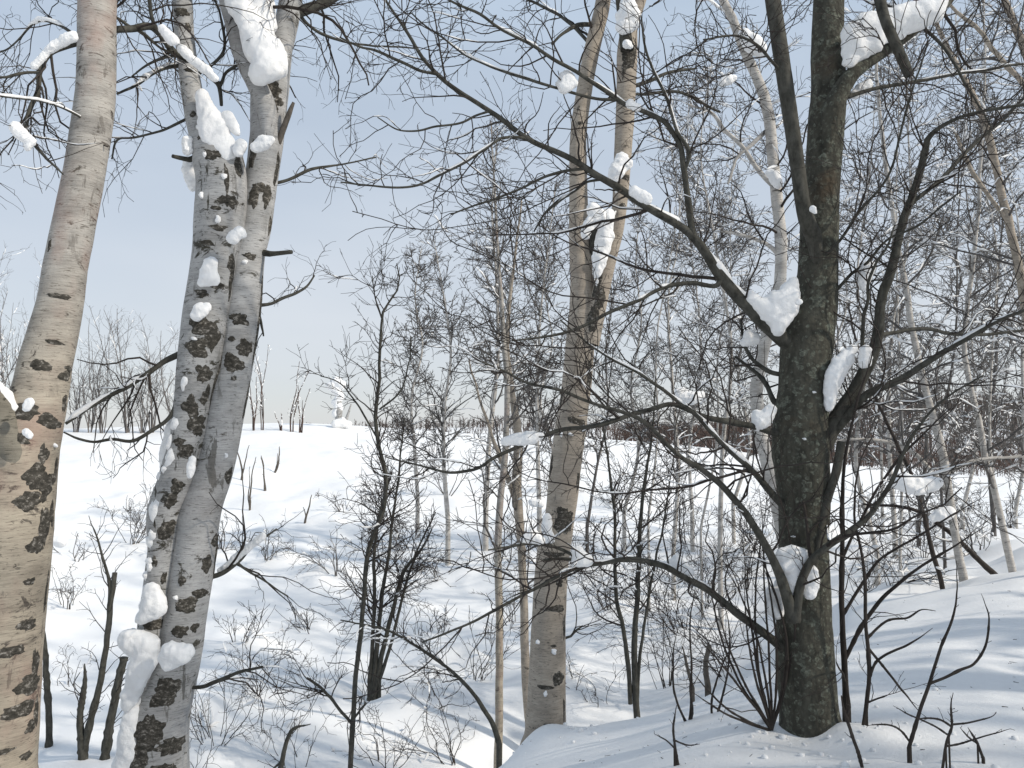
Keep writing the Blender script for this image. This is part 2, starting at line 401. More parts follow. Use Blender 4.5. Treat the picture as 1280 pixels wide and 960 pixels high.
def snow_on(par, prob=0.5, size=1.0, smin=0.004, minrun=0.25, n=7, slope=0.8, dens=None):
    """Snow lying along the upper side of branches: low rounded ridges with gaps."""
    P_, R_ = [], []
    for pts, rad in par:
        B, m, _ = pts.shape
        ln = np.linalg.norm(np.diff(pts, axis=1), axis=2).sum(1)
        for b in range(B):
            for _k in range(max(1, int(ln[b] / 0.45))):
                if rng.random() > prob: continue
                run = min(0.9, rng.uniform(0.12, 0.5) / max(ln[b], 0.12)); a = rng.uniform(0.02, 1 - run)
                x = np.linspace(a, a + run, n) * (m - 1); i = np.minimum(x.astype(int), m - 2); f = (x - i)[:, None]
                c = pts[b, i] * (1 - f) + pts[b, i + 1] * f; r = rad[b, i] * (1 - f[:, 0]) + rad[b, i + 1] * f[:, 0]
                t = unit(c[-1] - c[0])
                if abs(t[2]) > slope: continue
                pr = np.sin(np.linspace(0.12, math.pi - 0.12, n)) ** 0.5 * (1 + 0.35 * rng.normal(size=n)).clip(0.35, 1.6)
                hh = (smin + r * 0.85 * size) * pr
                P_.append(c + np.array([0, 0, 1]) * (r * 0.55 + hh * 0.35)[:, None]); R_.append(hh)
    if not P_: return None
    pts, rad = np.array(P_), np.array(R_)
    v, q = tubes(pts, rad, 5)
    # close the ends
    B = len(pts); k = 5; idx = np.arange(B * n * k).reshape(B, n, k)
    caps = []
    for e in (0, n - 1):
        c = idx[:, e]
        caps.append(np.stack([c[:, 0], c[:, 1], c[:, 2], c[:, 3]], -1)); caps.append(np.stack([c[:, 0], c[:, 3], c[:, 4], c[:, 4]], -1)[:0])
    return [(v, np.vstack([q] + caps))]

def attach(limbs, stems, free=()):
    """Bend the start of every limb so that it grows out of the middle of the nearest stem or earlier limb."""
    hosts = [s_.pts for s_ in stems]; done = []; eye = np.array([0, 0, EYE])
    for n_, (p, r) in enumerate(limbs):
        if n_ in free: done.append((p, r)); continue
        p = p.copy(); allp = np.vstack(hosts + [d_[0][0][2:] for d_ in done])
        hx, hy = project(allp); x0, y0 = project(p[0, 0]); dpx = np.hypot(hx - x0, hy - y0)
        i = int(np.argmin(dpx + 25 * np.abs(allp[:, 1] - p[0, 0, 1])))
        if dpx[i] < 45:
            k = allp[i, 1] / p[0, 0, 1]                 # put the limb at its host's distance
            p = eye + (p - eye) * k; r = r * k
            p[0] += (allp[i] - p[0, 0])[None] * (np.clip(1 - np.linspace(0, 1, p.shape[1]) / 0.25, 0, 1) ** 2.5)[:, None]
        done.append((p, r))
    return done

class Stem:
    """A thick traced stem with uneven surface; keeps what is needed to lay patches on it."""
    def __init__(s, ctl, d, dd=0.0, n=120, k=24, rough=0.05, base=None, seed=0.0, fine=0.02):
        m = len(ctl); dep = np.interp(np.linspace(0, 1, m), np.linspace(0, 1, len(np.atleast_1d(dd))) if np.ndim(dd) else [0, 1], dd if np.ndim(dd) else [0, dd]) + d
        pts = [P(c[0], c[1], e) for c, e in zip(ctl, dep)]; wd = [c[2] / 2 / F * e for c, e in zip(ctl, dep)]
        if base is not None:                      # carry the stem down into the ground
            p = pts[0].copy(); q = p + (pts[0] - pts[1]) * 0.0; g = float(H(p[0], p[1])) - 0.25
            if p[2] > g:
                dirn = unit(pts[0] - pts[1]); q = p + dirn * min((p[2] - g) / max(-dirn[2], 0.3), 1.5)
                pts.insert(0, q); wd.insert(0, wd[0] * base)
        s.pts, s.rad = resample(pts, wd, n); s.k = k; s.rough = rough; s.seed = seed; s.fine = fine
        s.T = unit(np.gradient(s.pts, axis=0)); ref = np.array([0, -1.0, 0])
        s.X = unit(np.cross(s.T, ref)); s.Y = unit(ref - (s.T @ ref)[:, None] * s.T)      # X: picture right, Y: towards camera
        s.px, s.py = project(s.pts)
    def at(s, i, phi, lift=0.0):
        """i: fractional sample index, phi: 0 faces camera, + to the right"""
        i = np.clip(np.asarray(i, float), 0, len(s.pts) - 1.001); a = i.astype(int); f = (i - a)[..., None]
        g = lambda A: A[a] * (1 - f) + A[a + 1] * f
        c, X, Y = g(s.pts), g(s.X), g(s.Y); r = s.rad[a] * (1 - f[..., 0]) + s.rad[a + 1] * f[..., 0]
        dr = np.sin(phi)[..., None] * X + np.cos(phi)[..., None] * Y
        q = c + dr * r[..., None] + s.seed
        r = r * (1 + s.rough * fbm(q, 4.0, 3)) + np.minimum(r, 0.06) * s.fine * fbm(q, 38.0, 2)
        return c + dr * (r + lift)[..., None]
    def mesh(s):
        n, k = len(s.pts), s.k
        I, A = np.meshgrid(np.arange(n, dtype=float), np.linspace(0, 2 * math.pi, k, endpoint=False), indexing='ij')
        v = s.at(I, A).reshape(-1, 3); idx = np.arange(n * k).reshape(n, k); nx = np.roll(idx, -1, 1)
        q = np.stack([idx[:-1], nx[:-1], nx[1:], idx[1:]], -1).reshape(-1, 4)
        v = np.vstack([v, s.pts[-1:] + s.T[-1:] * s.rad[-1] * 0.4]); t = np.stack([idx[-1], nx[-1], np.full(k, n * k)], -1)
        return [(v, q), (np.vstack([v[idx[-1]], v[-1:]]), np.stack([np.arange(k), np.roll(np.arange(k), -1), np.full(k, k)], -1))]
    def idx_at(s, py):
        o = np.argsort(s.py); return float(np.interp(py, s.py[o], o))
    def scar(s, py, xf, wpx, hpx, seed, lift=0.004, ragged=0.35, hollow=False, na=36, nr=4):
        i0 = s.idx_at(py); a = int(min(max(i0, 0), len(s.pts) - 2)); r = s.rad[a]; dep = s.pts[a, 1]
        stp = np.linalg.norm(s.pts[a + 1] - s.pts[a])
        hw, hh = wpx / 2 / F * dep, hpx / 2 / F * dep
        ring = np.linspace(0.0, 1.0, nr + 1)[1:]; an = np.linspace(0, 2 * math.pi, na, endpoint=False)
        q = np.stack([np.cos(an) * 1.6 + seed * 7.1, np.sin(an) * 1.6, np.full(na, seed * 3.7)], -1)
        out = 1 + ragged * fbm(q, 0.9, 3) * 1.4 + 0.2 * fbm(q + 3, 4.0, 3)
        RR, AA = np.meshgrid(ring, an, indexing='ij'); rad = RR * out[None]
        u, v = np.cos(AA) * rad * hw, np.sin(AA) * rad * hh
        pc = math.atan2(-s.pts[a, 0], s.pts[a, 1]); ph0 = pc + math.asin(max(-1, min(1, xf))); phi = ph0 + u / r; ii = i0 + v / stp
        lf = np.where(RR > 0.99, -0.002, lift * (1 - 0.4 * RR) + 0.5 * lift * fbm(np.stack([u, v, v * 0 + seed], -1), 60.0, 2))
        vv = s.at(ii, phi, lf).reshape(-1, 3)
        c = s.at(np.array([i0]), np.array([ph0]), np.array([lift * (0.2 if hollow else 1)]))
        idx = np.arange(nr * na).reshape(nr, na); nx = np.roll(idx, -1, 1)
        qd = np.stack([idx[:-1], idx[1:], nx[1:], nx[:-1]], -1).reshape(-1, 4)
        allv = np.vstack([vv, c]); t = np.stack([idx[0], nx[0], np.full(na, nr * na)], -1)
        return [(allv, qd), (np.vstack([vv[idx[0]], c]), np.stack([np.arange(na), np.roll(np.arange(na), -1), np.full(na, na)], -1))]

def limb(ctl, d, dd=0.0, n=44, kink=0.012, swell=1.35):
    m = len(ctl); seg = np.concatenate([[0], np.cumsum([math.hypot(ctl[i + 1][0] - ctl[i][0], ctl[i + 1][1] - ctl[i][1]) for i in range(m - 1)])])
    u = seg / seg[-1]
    dep = d + (np.interp(u, [0, 1], [0, dd]) if not np.ndim(dd) else np.interp(u, np.linspace(0, 1, len(dd)), dd))
    pts, wd = resample([P(c[0], c[1], e) for c, e in zip(ctl, dep)], [c[2] / 2 / F * e for c, e in zip(ctl, dep)], n)
    jit = np.stack([fbm(np.stack([pts[:, 0], pts[:, 2], pts[:, 1] + 11 * j], -1), 5.0, 3) for j in range(3)], -1)
    pts = pts + jit * kink * np.linspace(0, 1, n)[:, None] ** 0.5
    wd = wd * (1 + 0.10 * fbm(pts, 14.0, 2)); wd[:3] *= np.array([swell, 1 + (swell - 1) * 0.5, 1 + (swell - 1) * 0.2])
    return pts[None], wd[None]
def tube_of(l, k=8):
    pts, rad = l; v, q = tubes(pts, rad, k); B, n, _ = pts.shape
    idx = np.arange(B * n * k).reshape(B, n, k)[:, -1]
    caps = np.stack([idx[:, 0], idx[:, 1], idx[:, 2], idx[:, min(3, k - 1)]], -1) if k >= 4 else None
    if k == 8:
        caps = np.vstack([caps, np.stack([idx[:, 0], idx[:, 3], idx[:, 4], idx[:, 7]], -1), np.stack([idx[:, 4], idx[:, 5], idx[:, 6], idx[:, 7]], -1)])
    return [(v, np.vstack([q, caps]) if caps is not None else q)]

# ------------------------------------------------------------------ snow clumps (things)
CL = []
def clump(label, d, circ, flat=0.8, group=None, name='snow_clump'):
    CL.append((label, d, circ, flat, group, name))
def build_clumps():
    tmp = []
    for label, d, circ, flat, group, name in CL:
        ch = []; rm = 0; full = [tuple(circ[0])]
        for c0, c1 in zip(circ[:-1], circ[1:]):
            if math.hypot(c0[0] - c1[0], c0[1] - c1[1]) < 2.6 * (c0[2] + c1[2]):
                e0, e1 = (c0[3] if len(c0) > 3 else 0), (c1[3] if len(c1) > 3 else 0)
                ns = max(1, int(math.hypot(c0[0] - c1[0], c0[1] - c1[1]) / (0.45 * min(c0[2], c1[2]))))
                for q in range(1, min(ns, 6)): full.append(tuple(a + (b - a) * q / min(ns, 6) for a, b in zip((*c0[:3], e0), (*c1[:3], e1))))
            full.append(tuple(c1))
        for c in full:
            x, y, r = c[:3]; e = d + (c[3] if len(c) > 3 else 0)
            p = P(x, y, e); rr = r / F * e; rm = max(rm, rr)
            ch.append((ICO2[0] * np.array([rr, rr * flat, rr]) + p, ICO2[1]))
            for q in range(2):     # smaller lumps that break the outline
                dv = unit(rng.normal(size=3)); r2 = rr * rng.uniform(0.45, 0.7)
                ch.append((ICO1[0] * r2 + p + dv * rr * np.array([0.5, 0.5 * flat, 0.5]), ICO1[1]))
        cen = np.mean([c[0].mean(0) for c in ch], 0); bot = min(c[0][:, 2].min() for c in ch)
        loc = np.array([cen[0], cen[1], bot])
        me = mesh_from([(v - loc, f) for v, f in ch], name)
        o = bpy.data.objects.new(name, me); COL.objects.link(o); o.location = loc.tolist()
        rmod = o.modifiers.new('r', 'REMESH'); rmod.mode = 'VOXEL'; rmod.voxel_size = max(rm / 8.5, 0.0035)
        sm = o.modifiers.new('s', 'SMOOTH'); sm.factor = 0.5; sm.iterations = 11
        tmp.append((o, label, group, rm))
    dg = bpy.context.evaluated_depsgraph_get(); dg.update()
    for o, label, group, rm in tmp:
        me = bpy.data.meshes.new_from_object(o.evaluated_get(dg))
        co = np.empty(len(me.vertices) * 3, np.float32); me.vertices.foreach_get('co', co); co = co.reshape(-1, 3)
        no = np.empty(len(me.vertices) * 3, np.float32); me.vertices.foreach_get('normal', no); no = no.reshape(-1, 3)
        q = co + np.array(o.location)
        co = co + no * (rm * (0.27 * fbm(q, 0.75 / rm, 3) + 0.09 * fbm(q + 5, 3.2 / rm, 3)))[:, None]
        me.vertices.foreach_set('co', co.astype(np.float32).ravel())
        me.polygons.foreach_set('use_smooth', np.ones(len(me.polygons), bool)); me.update()
        o.modifiers.clear(); o.data = me; me.materials.append(M_clump)
        o['label'] = label; o['category'] = 'snow'
        if group: o['group'] = group

# ================================================================== TREE 1: left birch
dA = 3.3
tA = Stem([(-14, 1010, 112), (-12, 960, 100), (-6, 860, 98), (0, 770, 98), (8, 690, 98), (16, 620, 96), (26, 565, 88), (40, 528, 72), (48, 501, 66), (58, 454, 60), (74, 387, 54), (85, 320, 50),
           (95, 269, 49), (108, 201, 47), (119, 121, 46), (121, 60, 45), (122, 0, 45), (126, -120, 42), (128, -300, 36), (132, -560, 26), (136, -800, 14)], dA, [0, 0, 0.15, 0.5], n=200, k=32, rough=0.07, base=1.15, seed=1.0)
gA = tA.pts[0] * 1; gA[2] += 0.2
A = thing('birch_tree', 'thick warm cream birch trunk leaning right at the left edge with a forked base', 'tree', gA)
trA = part('trunk', tA.mesh(), M_birch_warm, A)
fA = Stem([(34, 650, 3), (31, 630, 24), (27, 605, 38), (20, 570, 46), (4, 528, 42), (-14, 500, 38), (-40, 470, 36), (-80, 420, 32), (-130, 330, 26), (-170, 200, 16)], dA - 0.05, [0.06, -0.0, -0.06, -0.10, -0.1], n=110, k=28, rough=0.09, seed=4)
part('forked_stem', fA.mesh(), M_birch_dark, A, label='dark grey stem forking off to the left')
for (py, xf, wp, hp) in [(676, 0.62, 26, 22), (720, 0.55, 16, 10), (775, 0.62, 30, 14), (806, 0.2, 44, 14), (852, 0.75, 40, 26), (880, 0.55, 46, 20), (925, 0.2, 30, 8), (600, 0.72, 30, 44), (520, -0.25, 34, 20), (525, 0.5, 40, 14),
                         (462, -0.2, 26, 18), (468, 0.75, 22, 16), (458, 0.85, 18, 10), (430, 0.1, 24, 6), (375, -0.1, 30, 8), (316, -0.85, 8, 16), (636, 0.9, 12, 40), (740, 0.95, 6, 60), (560, 0.55, 16, 30), (830, 0.85, 16, 40), (905, 0.8, 20, 18), (940, 0.7, 24, 10), (890, 0.9, 12, 40), (580, 0.9, 10, 40), (500, 0.85, 10, 30), (545, -0.1, 20, 12), (620, 0.35, 34, 26), (655, 0.75, 16, 50), (590, 0.45, 30, 40)]:
    part('bark_scar', tA.scar(py, xf, wp, hp, rng.random() * 9, 0.004, 0.5), M_scar, A, parent=trA)
LA = [limb([(100, 44, 11), (75, 58, 9), (60, 68, 8), (50, 90, 7), (48, 115, 6), (38, 138, 6), (33, 165, 5), (52, 192, 4), (78, 218, 2)], dA, -0.4),
      limb([(97, 42, 4), (70, 30, 4), (45, 28, 3), (10, 60, 2), (-30, 70, 2)], dA, 0.3),
      limb([(44, 88, 4), (20, 94, 4), (0, 97, 3), (-40, 88, 3)], dA - 0.2, -0.2),
      limb([(120, 160, 3), (90, 140, 3), (50, 125, 3), (0, 122, 3), (-30, 115, 2)], dA - 0.1, -0.5),
      limb([(140, 36, 9), (165, 36, 9), (188, 33, 9), (205, 48, 8), (222, 66, 7), (245, 80, 7), (262, 95, 7), (274, 108, 6), (277, 132, 4)], dA, 0.6),
      limb([(142, 14, 4), (158, 30, 4), (180, 42, 4), (200, 60, 3), (216, 66, 3)], dA - 0.1, 0.2),
      limb([(216, 64, 6), (200, 44, 6), (190, 24, 5), (186, 0, 5), (184, -40, 4)], dA + 0.35, -0.1),
      limb([(277, 108, 5), (282, 92, 4), (296, 82, 4), (310, 72, 2)], dA + 0.6, 0.0)]
LA = attach(LA, [tA, fA])
upA = children([(tA.pts[None, 125:185], tA.rad[None, 125:185])], 15, 0.9, 1.9, 0.1, (50, 85), -0.05, 0.16, 14, 0.4, 0.003, 0.3, rpl=0.008)
LA2 = LA + [upA]
t1 = children(LA2, 15, 0.25, 0.85, 0.12, (30, 70), -0.07, 0.24, 8, 0.5, 0.0016)
t2 = children([t1], 9, 0.08, 0.34, 0.1, (25, 60), -0.10, 0.25, 6, 0.6, 0.0011, maxn=6000)
t3 = children([t2], 8, 0.05, 0.16, 0.1, (25, 60), -0.06, 0.25, 4, 0.6, 0.0011, maxn=4000)
for l in LA: part('limb', tube_of(l), M_limb, A)
part('crown', [tubes(*upA, 6), tubes(*t1, 4), tubes(*t2, 3), tubes(*t3, 3)], M_twig, A, kind='stuff')
sn = snow_on(LA[:5] + [(upA[0][:10], upA[1][:10])], 0.55, 1.1, 0.004) + snow_on([(t1[0][:120], t1[1][:120])], 0.5, 0.7, 0.002, slope=0.5)
part('branch_snow', sn, M_clump, A, kind='stuff')

# ================================================================== TREE 2: twin birch
dB = 4.0
sB = Stem([(188, 1010, 92), (192, 950, 80), (197, 905, 74), (212, 855, 62), (224, 815, 54), (230, 774, 51), (241, 707, 50), (251, 640, 49), (268, 588, 45), (281, 521, 46), (293, 454, 46), (302, 387, 47), (308, 320, 46),
           (316, 290, 44), (323, 250, 41), (330, 200, 41), (334, 165, 43), (338, 110, 48), (350, 60, 32), (360, 20, 30), (368, -40, 28), (376, -160, 25), (384, -360, 20), (392, -600, 12)], dB, [0, 0, 0.1, 0.3], n=180, k=28, rough=0.06, base=1.2, seed=2.0)
sB2 = Stem([(182, 960, 40), (184, 905, 42), (187, 850, 36), (190, 790, 35), (196, 740, 34), (203, 690, 34), (206, 640, 42), (220, 600, 42), (234, 545, 44), (241, 500, 45), (249, 454, 54), (259, 387, 56), (268, 320, 56), (273, 290, 61), (276, 260, 63), (277, 225, 62), (271, 195, 62), (254, 165, 36), (243, 130, 27), (238, 100, 25), (231, 50, 24), (228, 0, 25), (222, -80, 22), (214, -260, 17), (210, -460, 9)], dB - 0.05, [0.02, 0, 0, 0.1], n=170, k=26, rough=0.07, base=1.1, seed=3.0)
sB3 = Stem([(334, 175, 14), (334, 140, 26), (322, 108, 26), (310, 85, 24), (300, 60, 23), (293, 30, 24), (286, 0, 25), (276, -60, 24), (262, -200, 20), (250, -420, 10)], dB + 0.02, [0, 0.05, 0.1], n=80, k=22, rough=0.06, seed=5.0)
gB = sB.pts[0] * 1; gB[2] += 0.2
Bt = thing('birch_tree', 'grey twin stemmed birch with black ring scars and much snow in its forks', 'tree', gB)
trB = part('trunk', sB.mesh(), M_birch_grey, Bt, label='right stem of the pair, smoother and grey')
trB2 = part('trunk', sB2.mesh(), M_birch_spot, Bt, label='left stem of the pair, dark spotted and snow edged')
part('forked_stem', sB3.mesh(), M_birch_grey, Bt)
for (py, xf, wp, hp) in [(122, 0.0, 34, 26), (142, 0.15, 26, 20), (134, 0.55, 16, 14), (164, 0.0, 20, 9), (200, -0.7, 12, 40), (240, 0.0, 22, 12), (252, -0.25, 14, 34), (250, 0.5, 12, 40), (215, 0.85, 10, 44), (324, 0.2, 18, 10), (402, -0.1, 26, 20), (428, -0.3, 14, 8),
                         (436, 0.4, 20, 24), (456, -0.05, 30, 24), (449, -0.35, 10, 12), (474, 0.1, 8, 7), (415, 0.93, 8, 90), (365, 0.95, 7, 50), (500, 0.95, 7, 50), (590, 0.8, 14, 20), (672, 0.85, 16, 18), (700, 0.6, 16, 22), (722, -0.4, 10, 16), (750, -0.05, 30, 20),
                         (736, 0.5, 26, 12), (783, -0.1, 20, 16), (778, 0.5, 14, 12), (690, 0.97, 6, 60), (852, -0.1, 36, 36), (902, -0.3, 46, 44), (935, -0.5, 30, 40), (920, 0.5, 40, 26), (950, 0.3, 34, 18), (280, 0.9, 8, 30), (805, 0.3, 22, 8)]:
    part('bark_scar', sB.scar(py, xf, wp, hp, rng.random() * 9, 0.004, 0.5), M_scar, Bt, parent=trB)
for (py, xf, wp, hp) in [(22, -0.2, 24, 14), (40, 0.4, 10, 14), (94, 0.1, 18, 8), (205, -0.3, 26, 14), (232, 0.2, 8, 40), (258, 0.3, 24, 16), (268, -0.2, 14, 6), (290, 0.0, 22, 8), (310, -0.4, 18, 8), (330, 0.75, 16, 24), (360, 0.2, 26, 10), (372, -0.3, 22, 10), (410, -0.2, 30, 28), (420, 0.4, 20, 40),
                         (435, -0.1, 28, 26), (468, 0.3, 22, 24), (492, 0.6, 12, 26), (510, 0.0, 24, 30), (530, 0.4, 24, 30), (560, 0.1, 22, 16), (552, -0.4, 18, 10), (603, 0.2, 20, 22), (620, 0.0, 22, 24), (660, 0.3, 22, 26), (700, -0.5, 8, 14), (720, 0.3, 8, 18), (776, 0.0, 34, 22), (215, 0.7, 14, 30), (150, -0.4, 12, 10), (180, -0.5, 10, 6), (345, 0.85, 8, 60), (470, 0.9, 8, 70)]:
    part('bark_scar', sB2.scar(py, xf, wp, hp, rng.random() * 9, 0.004, 0.55), M_scar, Bt, parent=trB2)
LB = [limb([(341, 193, 9), (348, 176, 9), (356, 155, 8), (362, 140, 7), (367, 128, 4)], dB - 0.12, -0.05, 20),
      limb([(243, 201, 7), (230, 197, 6), (217, 194, 5)], dB - 0.15, -0.1, 10),
      limb([(330, 318, 8), (346, 317, 6), (364, 315, 5)], dB - 0.05, -0.1, 10),
      limb([(370, 22, 16), (390, 10, 14), (412, 0, 12), (450, -30, 9), (500, -80, 6)], dB + 0.1, 0.3),
      limb([(240, 439, 9), (228, 440, 8), (215, 446, 8), (202, 453, 7), (182, 468, 7), (162, 484, 6), (150, 490, 6), (135, 497, 6), (110, 512, 5), (82, 530, 4)], dB, -0.3, kink=0.02),
      limb([(232, 470, 4), (225, 487, 5), (213, 520, 5), (190, 538, 5), (165, 552, 4), (140, 549, 4), (118, 552, 3), (100, 548, 3), (80, 540, 2)], dB, -0.25),
      limb([(322, 382, 6), (338, 380, 4), (352, 374, 4), (370, 367, 4), (384, 358, 3), (393, 345, 2)], dB, 0.2),
      limb([(322, 388, 4), (326, 402, 4), (330, 420, 2)], dB, 0.1, 12),
      limb([(345, 236, 5), (360, 226, 4), (384, 213, 4), (410, 208, 3), (432, 205, 2), (470, 198, 2)], dB, 0.4),
      limb([(262, 728, 7), (280, 716, 6), (299, 700, 6), (312, 686, 5), (322, 678, 4), (346, 660, 2)], dB, 0.3),
      limb([(246, 868, 4), (258, 858, 5), (269, 852, 5), (300, 840, 4), (326, 833, 3)], dB, -0.2),
      limb([(226, 86, 6), (210, 84, 6), (195, 90, 5), (175, 104, 4), (148, 118, 3)], dB - 0.05, -0.3),
      limb([(226, 70, 4), (205, 72, 4), (185, 80, 3), (165, 94, 2)], dB, 0.2),
      limb([(225, 152, 4), (200, 164, 3), (170, 172, 3), (148, 176, 3), (140, 200, 2)], dB, 0.3),
      limb([(368, 18, 5), (385, 32, 4), (410, 45, 4), (450, 55, 3), (520, 60, 2)], dB + 0.1, 0.5),
      limb([(268, 90, 4), (280, 60, 4), (276, 20, 3), (262, -20, 3)], dB + 0.2, 0.3),
      limb([(305, 715, 3), (320, 720, 3), (345, 735, 2), (360, 745, 2)], dB + 0.2, 0.2)]
stubs = 3
LB = attach(LB, [sB, sB2, sB3])
upB = children([(sB.pts[None, 125:172], sB.rad[None, 125:172]), (sB2.pts[None, 120:164], sB2.rad[None, 120:164]), (sB3.pts[None, 20:], sB3.rad[None, 20:])], 13, 0.7, 1.7, 0.0, (45, 85), -0.06, 0.17, 14, 0.35, 0.003, 0.3, rpl=0.008)
t1 = children(LB[stubs:] + [upB], 12, 0.2, 0.75, 0.15, (30, 70), -0.07, 0.24, 8, 0.5, 0.0018)
t2 = children([t1], 9, 0.08, 0.32, 0.1, (25, 60), -0.10, 0.25, 6, 0.6, 0.0012, maxn=7000)
t3 = children([t2], 8, 0.05, 0.16, 0.1, (25, 60), -0.06, 0.25, 4, 0.6, 0.0012, maxn=5000)
for i, l in enumerate(LB): part('limb', tube_of(l), M_wood if i == 0 else M_limb, Bt, label='bare broken grey stub' if i in (0, 1, 2) else None)
part('crown', [tubes(*upB, 6), tubes(*t1, 4), tubes(*t2, 3), tubes(*t3, 3)], M_twig, Bt, kind='stuff')
part('branch_snow', snow_on([LB[4], LB[9], LB[11], LB[4], LB[4], LB[9]] + [(upB[0][:14], upB[1][:14])], 0.6, 1.0, 0.006) + snow_on([(t1[0][:140], t1[1][:140])], 0.5, 0.7, 0.002, slope=0.5), M_clump, Bt, kind='stuff')

# ================================================================== TREE 3: middle tan birch
dC = 6.0
sC = Stem([(680, 935, 60), (682, 912, 50), (684, 841, 45), (686, 774, 42), (690, 707, 40), (698, 657, 38), (702, 630, 38), (706, 588, 39), (713, 538, 39), (720, 488, 37), (726, 421, 37), (729, 375, 34), (727, 340, 29), (724, 300, 26), (723, 235, 23), (723, 168, 21),
           (731, 110, 20), (739, 67, 20), (747, 33, 20), (754, 0, 20), (764, -80, 17), (776, -240, 13), (788, -420, 7)], dC, [0, 0, 0.2, 0.4], n=170, k=26, rough=0.05, base=1.15, seed=6.0)
sC2 = Stem([(736, 430, 26), (744, 395, 24), (752, 360, 22), (762, 320, 19), (770, 290, 18), (775, 250, 19), (778, 201, 22), (782, 134, 24), (784, 67, 27), (788, 30, 20), (800, 0, 16), (812, -50, 14), (830, -200, 10), (850, -380, 5)], dC + 0.02, [0, 0, 0.15, 0.3], n=120, k=22, rough=0.05, seed=7.0)
sC3 = Stem([(784, 62, 18), (780, 30, 15), (776, 0, 14), (768, -80, 11), (760, -220, 6)], dC, [0, 0.1], n=40, k=16, rough=0.05, seed=7.0)
gC = sC.pts[0] * 1; gC[2] += 0.2
Ct = thing('birch_tree', 'tan peeling birch in the middle that splits into two stems high up', 'tree', gC)
trC = part('trunk', sC.mesh(), M_birch_tan, Ct)
trC2 = part('forked_stem', sC2.mesh(), M_birch_tan, Ct); part('forked_stem', sC3.mesh(), M_limb, Ct)
for (py, xf, wp, hp) in [(898, 0.2, 16, 5), (842, 0.6, 20, 18), (852, -0.1, 24, 5), (783, 0.9, 8, 30), (756, 0.4, 28, 10), (758, -0.3, 14, 4), (802, 0.3, 8, 4), (650, 0.4, 28, 36), (690, 0.0, 34, 7), (528, 0.3, 30, 10), (534, 0.7, 14, 12), (600, 0.9, 8, 26), (585, -0.9, 6, 26), (500, -0.9, 6, 30), (470, 0.8, 10, 46), (420, 0.85, 8, 60), (880, 0.9, 6, 30), (158, 0.2, 8, 6), (140, -0.3, 4, 8), (725, 0.5, 12, 10)]:
    part('bark_scar', sC.scar(py, xf, wp, hp, rng.random() * 9, 0.004, 0.5), M_scar, Ct, parent=trC)
for (py, xf, wp, hp) in [(80, 0.3, 22, 26), (70, 0.5, 18, 20), (95, -0.3, 6, 24), (400, -0.2, 20, 40), (225, 0.5, 18, 10), (360, -0.5, 12, 40), (375, 0.2, 16, 30), (260, 0.5, 8, 8), (42, 0.0, 20, 18)]:
    part('bark_scar', sC2.scar(py, xf, wp, hp, rng.random() * 9, 0.004, 0.5), M_scar, Ct, parent=trC2)
LC = [limb([(738, 320, 10), (742, 295, 9), (746, 270, 8)], dC - 0.1, -0.05, 12),
      limb([(740, 30, 6), (722, 32, 6), (704, 42, 4), (690, 55, 3)], dC, -0.3),
      limb([(790, 110, 6), (815, 100, 5), (838, 90, 4), (870, 85, 3)], dC, 0.4),
      limb([(736, 225, 4), (720, 240, 4), (700, 250, 4), (680, 268, 3), (668, 290, 2)], dC, 0.2),
      limb([(710, 800, 3), (718, 790, 3), (728, 782, 2)], dC, 0.1, 10),
      limb([(745, 60, 5), (700, 20, 4), (640, -10, 3)], dC, 0.6), limb([(792, 120, 4), (850, 116, 4), (900, 140, 3)], dC, 0.7)]
LC = attach(LC, [sC, sC2, sC3])
upC = children([(sC.pts[None, 100:160], sC.rad[None, 100:160]), (sC2.pts[None, 60:], sC2.rad[None, 60:])], 4.5, 0.8, 2.0, 0, (40, 80), -0.02, 0.17, 14, 0.35, 0.003, 0.3, rpl=0.008)
t1 = children(LC[1:] + [upC], 7, 0.25, 0.8, 0.15, (30, 65), -0.03, 0.22, 9, 0.5, 0.0026)
t2 = children([t1], 8, 0.12, 0.4, 0.1, (25, 60), -0.06, 0.25, 6, 0.6, 0.0020, maxn=4500)
for l in LC: part('limb', tube_of(l), M_limb, Ct)
part('crown', [tubes(*upC, 6), tubes(*t1, 4), tubes(*t2, 3)], M_twig, Ct, kind='stuff')
part('branch_snow', snow_on(LC[1:4] + [(upC[0][:20], upC[1][:20])], 0.4, 1.2, 0.008), M_clump, Ct, kind='stuff')

# ================================================================== TREE 4: dark lichened tree
dD = 4.0
sD = Stem([(1018, 940, 92), (1015, 918, 78), (1011, 890, 69), (1008, 850, 68), (1006, 808, 67), (1005, 741, 62), (1004, 674, 58), (1005, 625, 62), (1001, 570, 68), (1000, 530, 66), (1004, 488, 62), (1009, 430, 64), (1018, 385, 56), (1022, 345, 50), (1024, 300, 47), (1027, 235, 43), (1033, 150, 44),
           (1036, 110, 42), (1034, 67, 40), (1036, 0, 39), (1040, -100, 36), (1046, -300, 28), (1050, -520, 18), (1055, -760, 8)], dD, [0, 0, 0.1, 0.25], n=190, k=34, rough=0.07, base=1.1, seed=8.0, fine=0.06)
gD = sD.pts[0] * 1; gD[2] += 0.2
Dt = thing('broadleaf_tree', 'big dark lichen spotted trunk at right with long bare crooked limbs', 'tree', gD)
part('trunk', sD.mesh(), M_dark, Dt)
